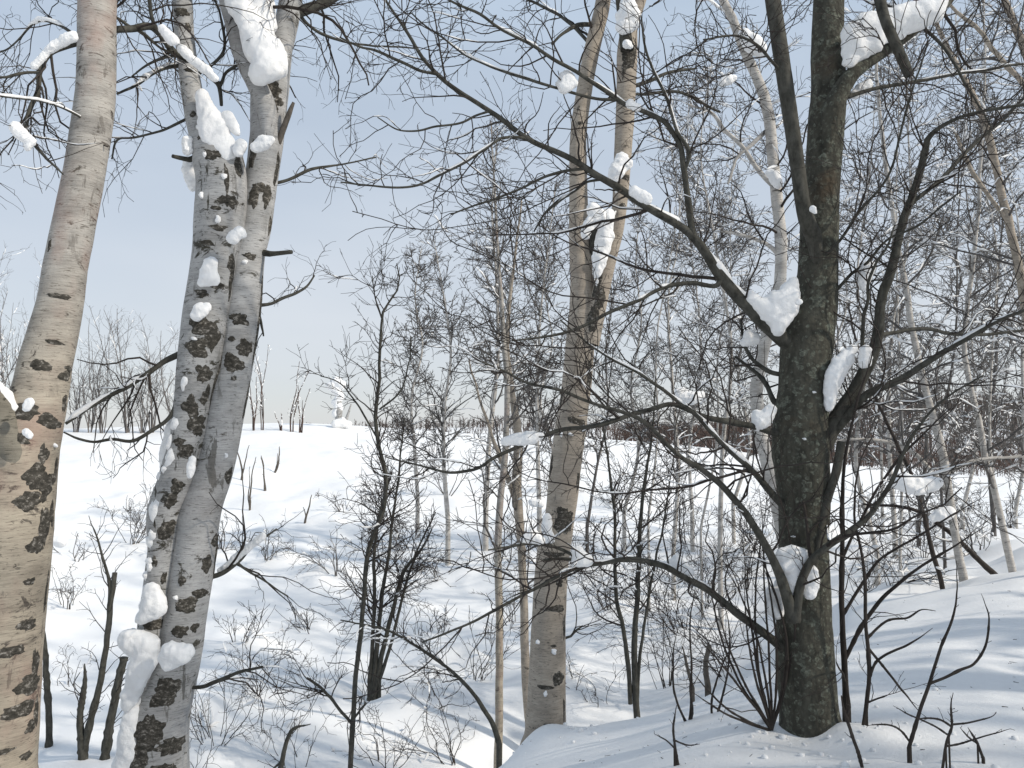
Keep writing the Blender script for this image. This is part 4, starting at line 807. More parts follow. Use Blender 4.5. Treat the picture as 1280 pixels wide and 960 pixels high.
# --- left foreground dead stems
def attach_sticks(ss):
    out = ss[:1]
    for p, r in ss[1:]:
        p = p.copy(); al = np.vstack([o[0][0] for o in out]); df = al - p[0, 0]; df[:, 1] *= 0.4; i = int(np.argmin((df ** 2).sum(1)))
        if np.sqrt((df[i] ** 2).sum()) < 0.12:
            p[0] += (al[i] - p[0, 0])[None] * (np.clip(1 - np.linspace(0, 1, p.shape[1]) / 0.5, 0, 1) ** 2)[:, None]
        out.append((p, r))
    return out
def sticks(name, label, lists, d, mat, cat, dd=0.0, twigs=(5, 0.15, 0.5), snow=0.1, lv2=True, up=0.02, group=None, part_name='stem'):
    ss = [limb(l, d, dd, 36, 0.016, 1.1) for l in lists]
    for i, (p, r) in enumerate(ss):
        f = np.clip((np.linspace(0, 1, r.shape[1]) - 0.72) / 0.28, 0, 1)
        r = r * 0.88 * (1 - 0.6 * f if lists[i][-1][2] < 4.5 else 1) * (1 + 0.22 * (rng.random(r.shape) < 0.14)); ss[i] = (p, r)
    ss = attach_sticks(ss)
    b = ss[0][0][0, 0].copy(); b[2] = float(H(b[0], b[1]))
    t = thing(name, label, cat, b, group)
    for i, (p, r) in enumerate(ss):
        if abs(lists[i][0][1] - lists[0][0][1]) < 45:
            g = float(H(p[0, 0, 0], p[0, 0, 1])) - 0.08
            if p[0, 0, 2] > g:
                q = p[0, 0] + np.array([0, 0, g - p[0, 0, 2]]); p = np.concatenate([q[None, None], p], 1); r = np.concatenate([r[:, :1], r], 1); ss[i] = (p, r)
        part(part_name, tube_of((p, r), 8), mat, t)
    if twigs:
        l1 = children(ss, twigs[0] * 1.4, twigs[1], twigs[2], 0.2, (30, 65), up, 0.16, 7, 0.5, 0.0004 * d, rpl=0.004)
        ch = [tubes(*l1, 3)] if len(l1[0]) else []
        if lv2 and len(l1[0]):
            l2 = children([l1], 8, 0.06, 0.22, 0.15, (30, 60), up, 0.18, 5, 0.6, 0.00033 * d)
            if len(l2[0]): ch.append(tubes(*l2, 3))
        if ch: part('twigs', ch, M_twig, t, kind='stuff')
    if snow:
        sn = snow_on(ss, snow, 1.3, 0.008, n=7, slope=0.95)
        if sn: part('branch_snow', sn, M_clump, t, kind='stuff')
    return t
sticks('broken_sapling', 'group of dark dead stems left of the twin birch foot, one with a broken top', [[(104, 945, 12), (100, 900, 9), (105, 850, 7), (105, 830, 4)], [(112, 945, 9), (116, 900, 9), (126, 850, 9), (133, 800, 8), (138, 760, 8), (143, 717, 7)], [(138, 762, 6), (137, 730, 5), (131, 705, 4), (124, 680, 3), (112, 645, 2)], [(128, 965, 12), (138, 905, 12), (147, 860, 11), (156, 822, 10)], [(145, 880, 4), (165, 850, 3), (185, 830, 2)]], 7.6, M_limb, 'dead stems', twigs=(6, 0.2, 0.8), snow=0.25)
sticks('broken_sapling', 'single curved dead stem between the left birch and the twin birch', [[(60, 945, 9), (62, 910, 9), (60, 860, 8), (56, 810, 7), (52, 770, 5)]], 8.2, M_limb, 'dead stem', twigs=None, snow=0.1)
sticks('broken_sapling', 'dead stem in the gap under the left birch, bending right', [[(350, 965, 7), (356, 935, 6), (366, 912, 5), (388, 905, 3)], [(352, 950, 3), (340, 962, 3)]], 7.5, M_limb, 'dead stem', twigs=(4, 0.1, 0.5), snow=0.2)
sticks('dead_branch', 'pale dead branch tip poking out left of the thin double stems', [[(885, 860, 8), (882, 830, 7), (886, 806, 7)], [(866, 860, 5), (858, 830, 4), (853, 808, 3)]], 7.0, M_wood, 'branch', twigs=None, snow=0)

# --- slope shrubs: fine, twiggy, with seed heads
slope = [(165, 680, 80, 90, 14), (335, 700, 60, 70, 12), (275, 690, 60, 60, 10), (300, 800, 70, 100, 12), (330, 870, 90, 110, 14), (270, 930, 120, 110, 16), (390, 790, 60, 90, 12), (420, 720, 60, 80, 10), (550, 720, 70, 90, 12), (545, 790, 60, 80, 10), (720, 720, 70, 80, 12),
         (560, 955, 110, 80, 14), (540, 880, 60, 60, 9), (600, 850, 70, 60, 10), (760, 760, 70, 80, 10), (850, 790, 120, 90, 14), (890, 760, 130, 90, 14), (930, 740, 120, 80, 12), (830, 860, 110, 80, 12), (1080, 740, 110, 90, 16), (1120, 730, 100, 90, 14), (1150, 700, 90, 100, 12), (1225, 690, 90, 80, 12), (1260, 660, 70, 80, 12), (1110, 665, 60, 90, 12), (1180, 655, 60, 80, 12),
         (860, 680, 70, 90, 12), (780, 640, 60, 80, 10), (690, 620, 50, 70, 10), (560, 620, 60, 90, 10), (510, 690, 70, 80, 10), (430, 640, 40, 60, 8), (85, 760, 60, 60, 8), (80, 860, 70, 60, 8), (205, 700, 60, 70, 8), (95, 700, 50, 60, 8), (370, 960, 90, 90, 12), (480, 960, 80, 80, 10), (720, 860, 60, 60, 8), (750, 880, 60, 50, 8), (940, 690, 90, 90, 12), (1020, 690, 70, 70, 10), (640, 780, 60, 60, 8), (470, 620, 40, 60, 8), (910, 840, 130, 90, 14), (240, 980, 90, 70, 8)]
sl = ['fine seed headed shrub left of the twin birch at mid height', 'fine seed headed shrub above the snowy twig right of the twin birch', 'fine shrub touching the right edge of the twin birch', 'wispy shrub on the slope right of the twin birch', 'wide wispy shrub low on the slope right of the twin birch', 'wispy shrub at the bottom beside the twin birch foot', 'wispy shrub on the slope left of the crooked young tree', 'small shrub on the field edge left of the dark clump', 'shrub between the dark clump and the slender pale birch', 'shrub above the arch of the bent sapling', 'shrub right of the tan birch at mid slope',
      'tall wispy shrub at the bottom left of the slender pale birch', 'small shrub inside the arch of the bent sapling', 'small shrub left of the slender pale birch', 'shrub between the tan birch and the double stemmed alder', 'dense dark shrub behind the lowest limb of the dark tree', 'dense dark shrub left of the dark trunk', 'dense dark shrub touching the left side of the dark trunk', 'dark shrub right of the double stemmed alder foot', 'dense shrub right of the dark trunk', 'dense shrub behind the dark double shoot right of the trunk', 'dense shrub under the snow loaded bush', 'shrub between the two pale birches on the bank', 'shrub at the right edge by the pale birch', 'low shrub at the foot of the wooded hill beside the dark trunk', 'low shrub at the foot of the wooded hill before the pale birch',
      'shrub on the slope under the left limbs of the dark tree', 'small shrub right of the tan birch below the skyline', 'small shrub left of the tan birch below the skyline', 'shrub in front of the centre birches', 'shrub right of the crooked young tree', 'tiny shrub on the bright field left of the crooked young tree', 'small shrub by the right side of the left birch', 'small shrub above the curved dead stem', 'shrub behind the left edge of the twin birch', 'small shrub on the slope beside the left birch', 'wispy shrub at the bottom left of the crooked young tree', 'wispy shrub at the bottom right of the crooked young tree', 'small shrub right of the tan birch foot', 'tiny shrub before the double stemmed alder', 'dark shrub behind the left side of the dark trunk', 'dark shrub peeping out right behind the dark trunk', 'small shrub between the pale birches at mid slope', 'tiny shrub at the crooked young tree on the field', 'dark shrub rising behind the bank left of the dark trunk', 'small shrub at the bottom behind the twin birch foot']
ru0 = rng.uniform
for (px, py, h, s, n), lb in zip(slope, sl):
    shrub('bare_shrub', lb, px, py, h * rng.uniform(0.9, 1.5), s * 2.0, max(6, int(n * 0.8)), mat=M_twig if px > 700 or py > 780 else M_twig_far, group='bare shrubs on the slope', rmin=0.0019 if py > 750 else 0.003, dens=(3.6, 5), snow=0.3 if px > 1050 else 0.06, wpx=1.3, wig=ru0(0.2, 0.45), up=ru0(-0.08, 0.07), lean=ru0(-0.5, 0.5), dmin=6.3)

# --- shoots round the dark tree
def fan(name, label, base, d, tips, w, cat='shoots', dd=-0.3, twigs=(3.2, 0.15, 0.55), snow=0, group=None, mat=M_twig):
    ls = []
    for (x0, y0), (x1, y1), bend in zip(base, tips, rng.uniform(-0.12, 0.12, len(tips))):
        nx, ny = (y1 - y0), -(x1 - x0)
        ls.append([(x0, y0, w), (x0 + (x1 - x0) * 0.33 + nx * bend, y0 + (y1 - y0) * 0.33 + ny * bend, w * 0.85), (x0 + (x1 - x0) * 0.66 + nx * bend, y0 + (y1 - y0) * 0.66 + ny * bend, w * 0.65), (x1, y1, w * 0.35)])
    return sticks(name, label, ls, d, mat, cat, dd, twigs, snow, True, 0.03, group)
bs = [(970 + rng.uniform(-14, 8), 915 + rng.uniform(-6, 8)) for _ in range(14)]
fan('shoot_cluster', 'cluster of thin dark shoots fanning left from the dark tree foot', bs, 3.95, [(892, 750), (905, 700), (925, 660), (940, 640), (950, 610), (955, 560), (962, 600), (930, 720), (870, 790), (860, 860), (880, 700), (915, 640), (945, 690), (858, 830)], 3.8, dd=-0.15)
bs = [(878 + rng.uniform(-20, 25), 905 + rng.uniform(-4, 6)) for _ in range(5)]
fan('shoot_cluster', 'few thin shoots standing in the snowbank left of the dark tree foot', bs, 5.0, [(850, 780), (872, 720), (905, 740), (925, 790), (862, 840)], 3.5)
sticks('sapling', 'straight black sapling tight against the right of the dark trunk', [[(1058, 880, 9), (1056, 840, 9), (1053, 774, 8), (1053, 707, 7), (1054, 650, 6.5), (1054, 600, 5), (1062, 540, 4), (1085, 460, 3), (1105, 380, 2)], [(1058, 825, 6), (1070, 800, 6), (1085, 774, 6), (1104, 748, 5.5), (1119, 734, 5), (1145, 712, 4), (1169, 697, 4), (1200, 680, 3), (1235, 655, 2)], [(1055, 760, 5), (1080, 725, 4.5), (1100, 700, 4), (1140, 675, 3.5), (1180, 650, 3), (1230, 620, 2)], [(1054, 690, 4), (1080, 640, 4), (1110, 590, 3.5), (1150, 545, 3), (1200, 500, 2)], [(1059, 850, 3.5), (1052, 840, 3), (1045, 825, 2)]], 4.1, M_twig, 'sapling', dd=-0.35, twigs=(4.5, 0.15, 0.6), snow=0)
sticks('sapling', 'slender dark sapling second to the right of the dark trunk', [[(1079, 912, 6), (1084, 875, 6), (1087, 840, 6), (1083, 790, 5), (1082, 740, 5), (1076, 690, 4), (1068, 640, 3.5), (1075, 580, 3), (1100, 520, 2)], [(1063, 850, 4), (1080, 838, 4), (1095, 825, 3.5), (1117, 813, 3.5), (1140, 803, 3), (1165, 786, 2)], [(1084, 790, 4), (1110, 775, 3.5), (1135, 772, 3), (1152, 762, 2.5), (1170, 765, 2)], [(1085, 810, 4), (1110, 840, 3.5), (1130, 865, 3), (1148, 888, 2.5)], [(1086, 877, 3), (1100, 872, 2.5), (1114, 868, 1.5)]], 3.85, M_twig, 'sapling', dd=-0.15, twigs=(3, 0.1, 0.4), snow=0)
sticks('sapling', 'foreground seedling in the snow with one long curving arm to the right', [[(1136, 935, 5), (1149, 889, 5), (1164, 848, 4.5), (1176, 808, 4), (1188, 780, 3.5), (1196, 754, 3), (1199, 725, 2.5), (1198, 700, 2)], [(1162, 855, 4), (1180, 848, 4), (1200, 838, 4), (1216, 831, 3.5), (1228, 815, 3.5), (1234, 795, 3), (1236, 770, 2.5), (1232, 755, 2), (1228, 743, 1.5)], [(1137, 925, 3), (1125, 912, 3), (1110, 906, 2.5), (1085, 905, 2)]], 3.45, M_twig, 'seedling', twigs=(9, 0.015, 0.07), lv2=False, snow=0)
sticks('sapling', 'low forked seedling in the snow at the lower right', [[(1178, 962, 4), (1184, 930, 4), (1190, 908, 3.5), (1188, 880, 3), (1188, 862, 2)], [(1190, 907, 3), (1175, 899, 3), (1155, 898, 2.5), (1150, 900, 2)], [(1191, 906, 3), (1215, 901, 2.5), (1235, 894, 2), (1243, 889, 1.5)], [(1184, 934, 2.5), (1200, 930, 2.5), (1230, 920, 2), (1262, 912, 1.5)], [(1184, 918, 2.5), (1165, 905, 2.5), (1118, 882, 1.5)]], 3.2, M_twig, 'seedling', twigs=(9, 0.015, 0.07), lv2=False, snow=0)
sticks('sapling', 'smallest twig plant standing alone at the far lower right', [[(1229, 948, 4), (1222, 930, 3.5), (1216, 918, 3), (1210, 908, 2)], [(1222, 930, 2.5), (1212, 922, 2.5), (1200, 908, 1.5)]], 3.3, M_twig, 'seedling', twigs=(9, 0.015, 0.07), lv2=False, snow=0)
sticks('twig', 'long loose twig arching up before the right side of the dark tree foot', [[(1080, 968, 5), (1073, 940, 5), (1064, 912, 5), (1055, 885, 4.5), (1052, 868, 4)], [(1058, 895, 3), (1063, 882, 3), (1058, 878, 2)]], 3.35, M_twig, 'twig', twigs=(9, 0.015, 0.07), lv2=False, snow=0)
sticks('twig', 'thin twig plant sticking up at the lower centre of the snowbank', [[(848, 958, 4), (844, 930, 3.5), (842, 905, 3), (846, 880, 2)], [(846, 935, 2.5), (832, 925, 2), (818, 918, 1.5)], [(845, 925, 2.5), (860, 930, 2), (876, 928, 1.5)]], 3.7, M_twig, 'twig', twigs=(9, 0.015, 0.07), lv2=False, snow=0)

# --- snow capped snag on the rim
def snag():
    g = P(422, 534, 47); g[2] = float(H(g[0], g[1]))
    t = thing('snag', 'short broken snag with a round snow cap on the skyline', 'snag', g)
    h = float(P(421, 484, 47)[2] - g[2]); n = 10
    pts = g + np.stack([np.linspace(0.1, -0.05, n) + 0.02 * rng.normal(size=n), np.zeros(n), np.linspace(-0.2, h, n)], -1)
    part('trunk', tube_of((pts[None], np.array([0.27, 0.24, 0.26, 0.20, 0.23, 0.18, 0.2, 0.15, 0.17, 0.08])[None]), 8), M_birch_spot, t)
    p2 = g + np.stack([np.linspace(0.3, 0.8, 6), np.zeros(6), np.linspace(-0.2, 1.4, 6)], -1)
    part('side_stem', tube_of((p2[None], np.linspace(0.14, 0.04, 6)[None]), 6), M_birch_spot, t)
snag()
clump('round snow cap sitting on the broken snag on the skyline', 47, [(420, 477, 7), (427, 481, 6), (413, 482, 6), (420, 488, 6), (425, 496, 5), (418, 503, 5), (424, 510, 5), (419, 518, 5)])
clump('snow heaped round the foot of the broken snag', 46.8, [(428, 526, 5), (420, 530, 6), (436, 530, 5)])

# ------------------------------------------------------------------ snow clumps on the trees
g_ = 'snow lodged in the near trees'
C_ = lambda lb, d, c, flat=0.8: clump(lb, d, c, flat, g_)
C_('large snow pile wedged in the top fork of the twin birch', dB - 0.08, [(296, 4, 17), (308, 22, 18), (318, 42, 21), (327, 62, 24), (336, 80, 23), (326, 92, 17), (343, 72, 14), (318, 14, 18, 0.1), (330, 30, 18, 0.1), (325, -6, 18, 0.1)])
C_('long snow pile in the lower left crook of the twin birch', dB - 0.12, [(252, 120, 9), (258, 138, 13), (264, 155, 18), (272, 172, 21), (280, 190, 15), (286, 178, 12)])
C_('small snow lump above the centre crook of the twin birch', dB - 0.12, [(284, 146, 9), (293, 160, 7), (297, 166, 5)])
C_('small snow lump right of the long pile in the twin birch', dB - 0.15, [(301, 182, 9), (297, 190, 7)])
C_('snow lump behind the broken stub of the twin birch', dB - 0.15, [(330, 178, 11), (320, 184, 8), (338, 174, 7)])
C_('small round snow lump at the seam of the two stems', dB - 0.22, [(292, 297, 9), (299, 290, 8), (303, 293, 5)])
C_('narrow snow streak on the left edge of the twin birch near the crook', dB - 0.12, [(234, 176, 7), (235, 188, 7)])
C_('grey snow lump hanging left below the short stub of the twin birch', dB + 0.15, [(238, 212, 11), (243, 228, 11), (236, 203, 8)])
C_('upper round snow patch stuck to the left stem of the twin birch', dB - 0.18, [(262, 330, 11), (261, 345, 14), (268, 350, 9), (254, 352, 8)], 0.5)
C_('second round snow patch stuck to the left stem of the twin birch', dB - 0.18, [(252, 388, 11), (246, 394, 9), (258, 384, 7)], 0.5)
C_('long snow strip down the left edge of the twin birch at skyline height', dB - 0.06, [(243, 494, 7), (233, 502, 10), (226, 522, 13), (220, 545, 15), (214, 568, 15), (210, 588, 12), (222, 586, 9)])
C_('snow strip on the left edge of the twin birch below the skyline', dB - 0.06, [(209, 612, 11), (206, 632, 14), (202, 652, 12), (212, 620, 9)])
C_('tiny snow tongue in the seam of the twin birch', dB - 0.2, [(240, 574, 5), (239, 584, 6), (237, 594, 4)])
C_('grey snow cushion on a ledge of the left stem of the twin birch', dB - 0.15, [(190, 738, 12), (193, 752, 15), (186, 764, 12), (200, 762, 9), (178, 772, 8)])
C_('broad snow cushion at the left foot of the twin birch', dB - 0.15, [(158, 800, 13), (170, 803, 17), (184, 808, 17), (180, 828, 17), (172, 846, 14), (166, 866, 11), (160, 880, 8)])
C_('bright snow lump on the right of the twin birch foot', dB - 0.25, [(212, 815, 13), (226, 818, 13), (236, 814, 8), (210, 830, 9), (204, 822, 8)])
C_('snow strip at the very foot of the twin birch', dB - 0.12, [(168, 886, 9), (163, 912, 14), (160, 938, 16), (156, 968, 17)])
C_('snow at the snowy twig tip right of the twin birch', dB + 0.1, [(328, 670, 5), (322, 675, 5), (312, 684, 5), (300, 692, 5), (288, 704, 5), (276, 714, 5)])
C_('snow on the dark forked stem of the left birch', dA - 0.1, [(8, 498, 11), (-6, 488, 13), (16, 510, 8), (-20, 478, 12)])
C_('upper small snow chip on the left birch fork', dA - 0.2, [(36, 503, 7), (33, 510, 6)], 0.5)
C_('lower small snow chip on the left birch fork', dA - 0.2, [(32, 540, 6), (37, 544, 5)], 0.5)
C_('snow ball caught in the hanging twigs left of the left birch', dA - 0.3, [(20, 160, 9), (27, 168, 9), (40, 178, 6), (34, 184, 6)])
C_('snow along the bent branch left of the left birch', dA - 0.1, [(90, 46, 8), (80, 50, 8), (70, 56, 7), (60, 64, 6), (44, 82, 6)])
C_('snow lump on the branch joining left birch and twin birch', dA + 0.3, [(208, 42, 8), (215, 50, 8), (203, 36, 6)])
C_('snow ridge on the branch between left birch and twin birch', dA + 0.45, [(228, 62, 7), (238, 72, 6), (250, 82, 6), (262, 90, 6), (268, 98, 5)])
C_('snow lump on the upper left limb in front of the tan birch', dD - 0.5, [(709, 98, 11), (706, 108, 11), (716, 104, 7), (700, 106, 7)])
C_('snow patch on the right stem of the tan birch', dC - 0.1, [(778, 198, 10), (774, 210, 12), (768, 220, 9), (783, 204, 9)], 0.5)
C_('snow lump in the fork of the tan birch', dC - 0.15, [(742, 262, 10), (748, 270, 10), (736, 282, 9), (732, 292, 7)])
C_('long snow tongue below the fork of the tan birch', dC - 0.12, [(760, 268, 9), (757, 285, 11), (754, 302, 11), (750, 320, 11), (747, 340, 7), (762, 295, 8)])
C_('snow in the top of the right stem of the tan birch', dC - 0.05, [(784, 4, 11), (788, 18, 12), (778, 34, 9), (792, 30, 8), (776, 20, 8)])
C_('small snow lump under the top of the tan birch', dC - 0.2, [(784, 55, 6), (788, 58, 4)])
C_('snow stuck to the tan birch where the low branch passes', dC - 0.1, [(684, 648, 6), (683, 660, 8), (687, 674, 8)])
C_('snow mound on the long left limb right of the tan birch', dD - 0.42, [(793, 240, 8), (802, 244, 9), (811, 250, 6)])
C_('small snow mound on the upper limb right of the tan birch', dD - 0.45, [(788, 130, 7), (796, 134, 6)])
C_('flat snow pad on the skyline height limb left of the tan birch', dD - 0.6, [(632, 552, 6), (642, 549, 8), (654, 548, 9), (666, 547, 8), (676, 545, 5)])
C_('upright snow lump on the lowest limb right of the tan birch', dD - 0.5, [(722, 690, 9), (726, 698, 11), (734, 700, 8), (720, 702, 8)])
C_('snow pad on the low branch left of the tan birch', dD - 0.55, [(657, 674, 7), (666, 670, 9), (676, 675, 6)])
C_('snow bank on the lowest limb left of the dark trunk', dD - 0.2, [(838, 704, 7), (848, 708, 9), (860, 716, 8), (845, 698, 6)])
C_('huge snow pile on the top right arm of the dark tree', dD - 0.02, [(1066, 62, 16), (1070, 44, 21), (1084, 34, 22), (1104, 30, 22), (1126, 28, 20), (1146, 22, 19), (1164, 12, 18), (1174, 2, 13), (1090, 54, 17), (1062, 76, 10), (1120, 42, 13), (1100, 48, 12)])
C_('small snow chunk under the top right arm of the dark tree', dD + 0.1, [(1076, 112, 9), (1084, 106, 7), (1068, 118, 7)])
C_('big snow pile in the crotch of the long left limb', dD - 0.05, [(938, 372, 9), (948, 382, 12), (960, 390, 16), (972, 398, 17), (982, 384, 17), (988, 366, 12), (992, 352, 7), (972, 412, 10), (968, 378, 14)])
C_('tiny snow chip on the dark trunk above the crotch', dD - 0.2, [(1000, 377, 4), (996, 379, 3)])
C_('tiny snow chip where the second stem meets the dark trunk', dD - 0.2, [(1016, 261, 5), (1019, 265, 3)])
C_('tall snow wedge between the dark trunk and its right limb', dD - 0.1, [(1060, 446, 10), (1050, 456, 13), (1044, 470, 14), (1040, 486, 11), (1038, 500, 9), (1036, 510, 6), (1066, 436, 8)])
C_('small oval snow lump on the right limb of the dark tree', dD - 0.15, [(1082, 440, 9), (1081, 452, 9)])
C_('snow lump hanging on twigs right of the dark trunk', dD - 0.05, [(1083, 336, 10), (1080, 348, 10), (1079, 358, 6), (1090, 332, 7)])
C_('snow lump in the left side crotch of the dark trunk', dD - 0.05, [(964, 512, 8), (957, 522, 10), (949, 530, 10), (945, 518, 7)])
C_('snow lump high on the short left twig of the dark tree', dD + 0.1, [(936, 420, 8), (944, 424, 7), (930, 428, 6)])
C_('snow heap held in the low front fork of the dark tree', dD - 0.2, [(978, 694, 11), (990, 692, 13), (1004, 696, 12), (985, 706, 15), (998, 708, 13), (990, 724, 14), (992, 738, 10)])
C_('bright rounded snow lump right of the low front fork', dD - 0.2, [(1014, 714, 8), (1015, 728, 11), (1012, 740, 10)])
C_('snow lump left of the low front fork of the dark tree', dD - 0.1, [(965, 742, 9), (964, 756, 10), (970, 766, 9), (974, 730, 6)])
C_('small snow cap on the knee of the right limb of the dark tree', dD - 0.1, [(1132, 250, 6), (1136, 252, 5)])
C_('snow lump on the leaning white birch near the top', 6.9, [(930, 44, 9), (940, 54, 12), (950, 62, 10), (954, 68, 6)])
C_('snow lump in the crook of the leaning white birch', 6.9, [(968, 222, 9), (972, 230, 7), (962, 216, 6)])
C_('snow ball on a limb left of the leaning white birch', 6.8, [(910, 100, 8), (903, 104, 6), (917, 98, 5)])
C_('snow pad over the bush right of the dark trunk', 8.2, [(1118, 604, 8), (1130, 602, 12), (1146, 608, 13), (1160, 606, 11), (1172, 604, 7)])
C_('second snow pad over the bush near the thin pale birch', 8.4, [(1176, 644, 9), (1186, 640, 8), (1166, 648, 6)])
C_('snow ball on the young tree clump left of centre', 8.9, [(676, 630, 5), (665, 628, 5)])
C_('snow lump in the trees under the left limbs of the dark tree', 8.0, [(850, 492, 9), (864, 498, 9), (876, 494, 6)])
C_('snow lump on the shrub at the twin birch right side', 9.0, [(368, 905, 9), (360, 910, 7)])
C_('snow ball behind the left birch on the slope', 11, [(75, 676, 9), (66, 670, 7)])
build_clumps()
def cling(root, jobs):
    ch = []
    for stem_, lst in jobs:
        for py, xf, wp, hp in lst: ch += stem_.scar(py, xf, wp, hp, rng.random() * 9, 0.012, 0.5, False, 16, 3)
    part('clinging_snow', ch, M_clump, root, kind='stuff')
ru = rng.uniform
cling(Bt, [(sB2, [(ru(480, 960), -ru(0.55, 0.95), ru(5, 14), ru(8, 26)) for _ in range(26)] + [(ru(150, 480), ru(-0.9, 0.4), ru(5, 10), ru(5, 11)) for _ in range(6)]), (sB, [(ru(100, 960), ru(-0.8, 0.8), ru(4, 9), ru(3, 7)) for _ in range(4)])])
cling(Ct, [(sC, [(ru(200, 900), ru(-0.9, 0.7), ru(4, 8), ru(4, 9)) for _ in range(5)]), (sC2, [(ru(150, 360), -ru(0.2, 0.8), ru(4, 8), ru(6, 16)) for _ in range(7)])])
cling(Dt, [(sD, [(ru(100, 900), ru(-0.9, 0.9), ru(3, 6), ru(2, 4)) for _ in range(3)])])
cling(A, [(tA, [(ru(450, 950), ru(-0.5, 0.8), ru(4, 7), ru(3, 5)) for _ in range(3)])])
def litter():
    n = 170; y = rng.uniform(2.4, 8.5, n) ; x = rng.uniform(-0.2, 0.72, n) * y; z = H(x, y) + 0.001
    a = rng.uniform(0, 6.28, n); l = rng.uniform(0.005, 0.035, n) * rng.uniform(0.3, 1, n)
    d = np.stack([np.cos(a), np.sin(a), rng.normal(size=n) * 0.1], -1) * l[:, None]; b = np.stack([x, y, z], -1)
    pts = np.stack([b - d, b + rng.normal(size=(n, 3)) * 0.002, b + d], 1)
    part('bark_litter', [tubes(pts, np.repeat(rng.uniform(0.0008, 0.0024, n)[:, None], 3, 1), 4)], M_twig, kind='stuff')
    ch = []
    for cx, cy, sg, m in ((1.45, 3.7, 0.35, 60), (1.2, 3.8, 0.3, 40), (0.35, 5.6, 0.4, 40), (1.9, 4.6, 0.6, 40), (0.9, 4.6, 0.5, 30), (2.4, 3.6, 0.6, 40)):
        for _ in range(m):
            px_, py_ = cx + rng.normal() * sg, cy + rng.normal() * sg
            if py_ < 2.6 or math.hypot(px_ - 1.52, py_ - 4) < 0.2: continue
            r = 0.004 + 0.02 * rng.random() ** 3
            v = ICO1[0] * r * np.array([1, 1, 0.7]); v = v * (1 + 0.3 * vnoise(v * 2 / r + px_ * 31)[:, None])
            ch.append((v + np.array([px_, py_, float(H(px_, py_)) + r * 0.25]), ICO1[1]))
    part('snow_crumbs', ch, M_clump, kind='stuff')
litter()

# ------------------------------------------------------------------ far hill and woods
def hill(name, pts, d, depth):
    """pts: crest in pixels; a rounded ridge running across at distance d"""
    n, m = 90, 14
    xs = np.array([p[0] for p in pts], float); ys = np.array([p[1] for p in pts], float)
    px = np.linspace(xs[0], xs[-1], n); py = np.interp(px, xs, ys)
    v = []
    for j, u in enumerate(np.linspace(-1, 1, m)):
        f = math.cos(u * math.pi / 2) ** 1.3
        for i in range(n):
            p = P(px[i], py[i], d); zb = -6.0
            q = np.array([p[0], p[1] + u * depth, zb + (p[2] - zb) * f]); q[2] += 0.5 * f * float(fbm(q[None], 0.06, 2)[0]); v.append(q)
    v = np.array(v); idx = np.arange(m * n).reshape(m, n)
    q = np.stack([idx[:-1, :-1], idx[:-1, 1:], idx[1:, 1:], idx[1:, :-1]], -1).reshape(-1, 4)
    part(name, [(v, q)], M_snow, kind='structure')
    return v.reshape(m, n, 3)
def woods(name, grid, cnt, hgt, wid):
    m, n, _ = grid.shape; B = cnt
    u = rng.uniform(0, m * 0.55, B); x = rng.uniform(0, n - 1.01, B); i = u.astype(int); j = x.astype(int); fu = (u - i)[:, None]; fx = (x - j)[:, None]
    g = grid[i, j] * (1 - fu) * (1 - fx) + grid[i + 1, j] * fu * (1 - fx) + grid[i, j + 1] * (1 - fu) * fx + grid[i + 1, j + 1] * fu * fx
    h = rng.uniform(0.6, 1.1, B) * hgt; t = np.linspace(0, 1, 4)
    pts = g[:, None] + np.stack([np.zeros((B, 4)), np.zeros((B, 4)), h[:, None] * t[None] - 0.3], -1) + rng.normal(size=(B, 4, 3)) * np.array([0.25, 0.25, 0]) * t[None, :, None]
    rad = wid * np.array([1, 0.8, 0.55, 0.2])[None] * rng.uniform(0.6, 1.2, B)[:, None]
    c1 = children([(pts, rad)], 2.6, hgt * 0.2, hgt * 0.5, 0.15, (25, 60), 0.12, 0.15, 3, 0.7, wid * 0.5, maxn=9500)
    part(name, [tubes(pts, rad, 3), tubes(*c1, 3)], M_far, kind='stuff')
g1 = hill('hill', [(760, 552), (860, 548), (960, 540), (1030, 528), (1090, 520), (1140, 516), (1180, 512), (1240, 514), (1320, 518), (1420, 526), (1560, 540)], 210, 70)
woods('far_woods', g1, 4200, 5.4, 0.15)
g2 = hill('hill', [(330, 545), (480, 537), (560, 534), (620, 533), (680, 534), (760, 538), (840, 541), (960, 546)], 300, 60)
woods('far_woods', g2, 1100, 4.5, 0.13)
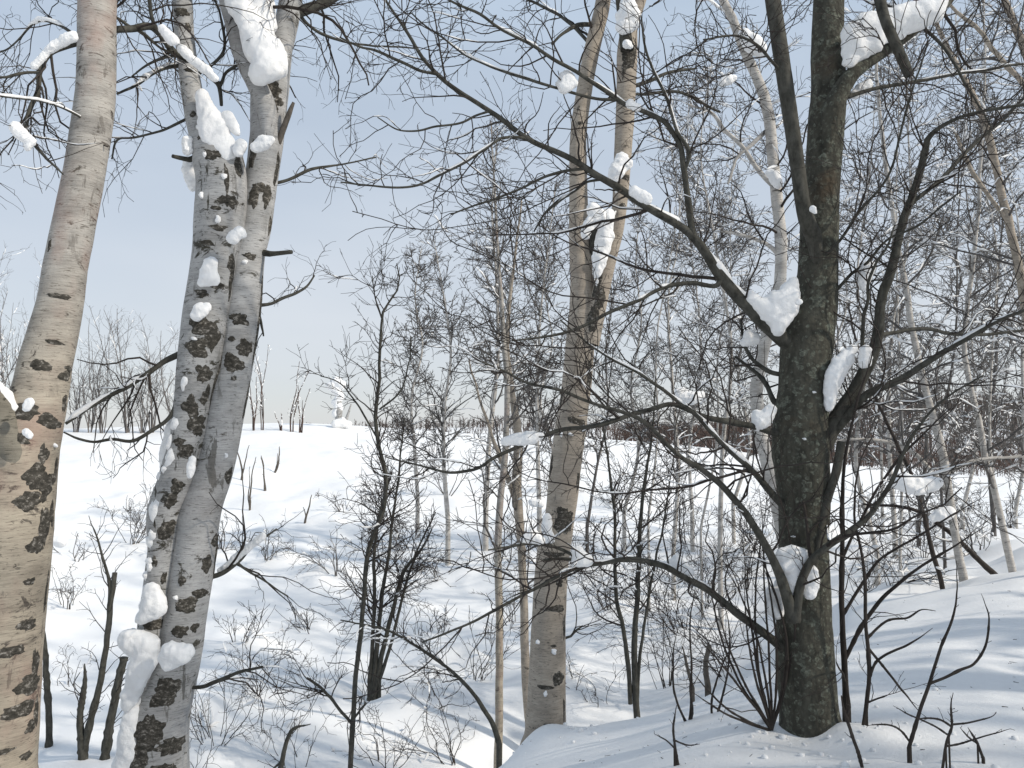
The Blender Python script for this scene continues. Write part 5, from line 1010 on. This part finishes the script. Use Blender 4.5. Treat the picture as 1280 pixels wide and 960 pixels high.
# reddish brush belt at the foot of the hill, right
def brush():
    B = 1500
    px = rng.uniform(860, 1330, B); d = rng.uniform(66, 120, B)
    x = (px - CX) / F * d; z = H(x, d); h = rng.uniform(1.0, 3.2, B); t = np.linspace(0, 1, 4)
    pts = np.stack([x, d, z], -1)[:, None] + np.stack([np.zeros((B, 4)), np.zeros((B, 4)), h[:, None] * t[None] - 0.2], -1) + rng.normal(size=(B, 4, 3)) * np.array([0.2, 0.2, 0]) * t[None, :, None]
    rad = 0.035 * np.array([1, 0.8, 0.55, 0.25])[None] * rng.uniform(0.6, 1.2, B)[:, None]
    c = children([(pts, rad)], 2.6, 0.4, 1.3, 0.1, (25, 60), 0.1, 0.15, 3, 0.7, 0.016, maxn=9000)
    part('far_brush', [tubes(pts, rad, 3), tubes(*c, 3)], M_far, kind='stuff')
brush()

# ------------------------------------------------------------------ the wood goes on to the right of the frame and shades the bank
def shade_tree(x, y, h, lean, lb, n=3):
    z = float(H(x, y)); st = []
    for i in range(n):
        a = rng.uniform(0, 6.28); sp = rng.uniform(0.3, 1.6); t = np.linspace(0, 1, 8)
        p = np.stack([x + sp * math.cos(a) * t ** 1.3 + lean[0] * t, y + sp * math.sin(a) * t ** 1.3 + lean[1] * t, z - 0.2 + (h + 0.2) * t * rng.uniform(0.8, 1)], -1) + rng.normal(size=(8, 3)) * 0.06 * t[:, None]
        q, r = resample(p, np.linspace(0.15, 0.03, 8) * rng.uniform(0.7, 1.1), 40); st.append((q[None], r[None]))
    t = thing('birch_tree', lb, 'tree', (x, y, z), 'trees just outside the right side of the frame')
    for l in st: part('trunk', tube_of(l), M_birch_white, t)
    l1 = children(st, 5, 0.9, 2.6, 0.15, (35, 70), 0.04, 0.16, 10, 0.5, 0.006, 0.3, rpl=0.011)
    l2 = children([l1], 7, 0.2, 0.9, 0.06, (30, 65), 0.02, 0.2, 6, 0.55, 0.003, maxn=1500)
    l3 = children([l2], 8, 0.08, 0.35, 0.1, (30, 65), 0, 0.2, 4, 0.6, 0.003, maxn=1200)
    part('crown', [tubes(*l1, 5), tubes(*l2, 3), tubes(*l3, 3)], M_twig, t, kind='stuff')
    sn = snow_on(st + [l1], 0.6, 1.6, 0.03, n=7)
    if sn: part('branch_snow', sn, M_clump, t, kind='stuff')
for x, y, h, ln, lb in [(6.0, 3.2, 8, (0.2, 0), 'second birch outside the frame right of the dark tree'), (5.2, 0.0, 8, (0, 0.3), 'birch outside the frame behind the right shoulder'), (8.0, 1.2, 9, (0, 0), 'tall birch farther outside the frame to the right'), (7.2, 4.6, 9, (0.6, 0), 'tall birch outside the frame by the right bank')]:
    shade_tree(x, y, h, ln, lb)
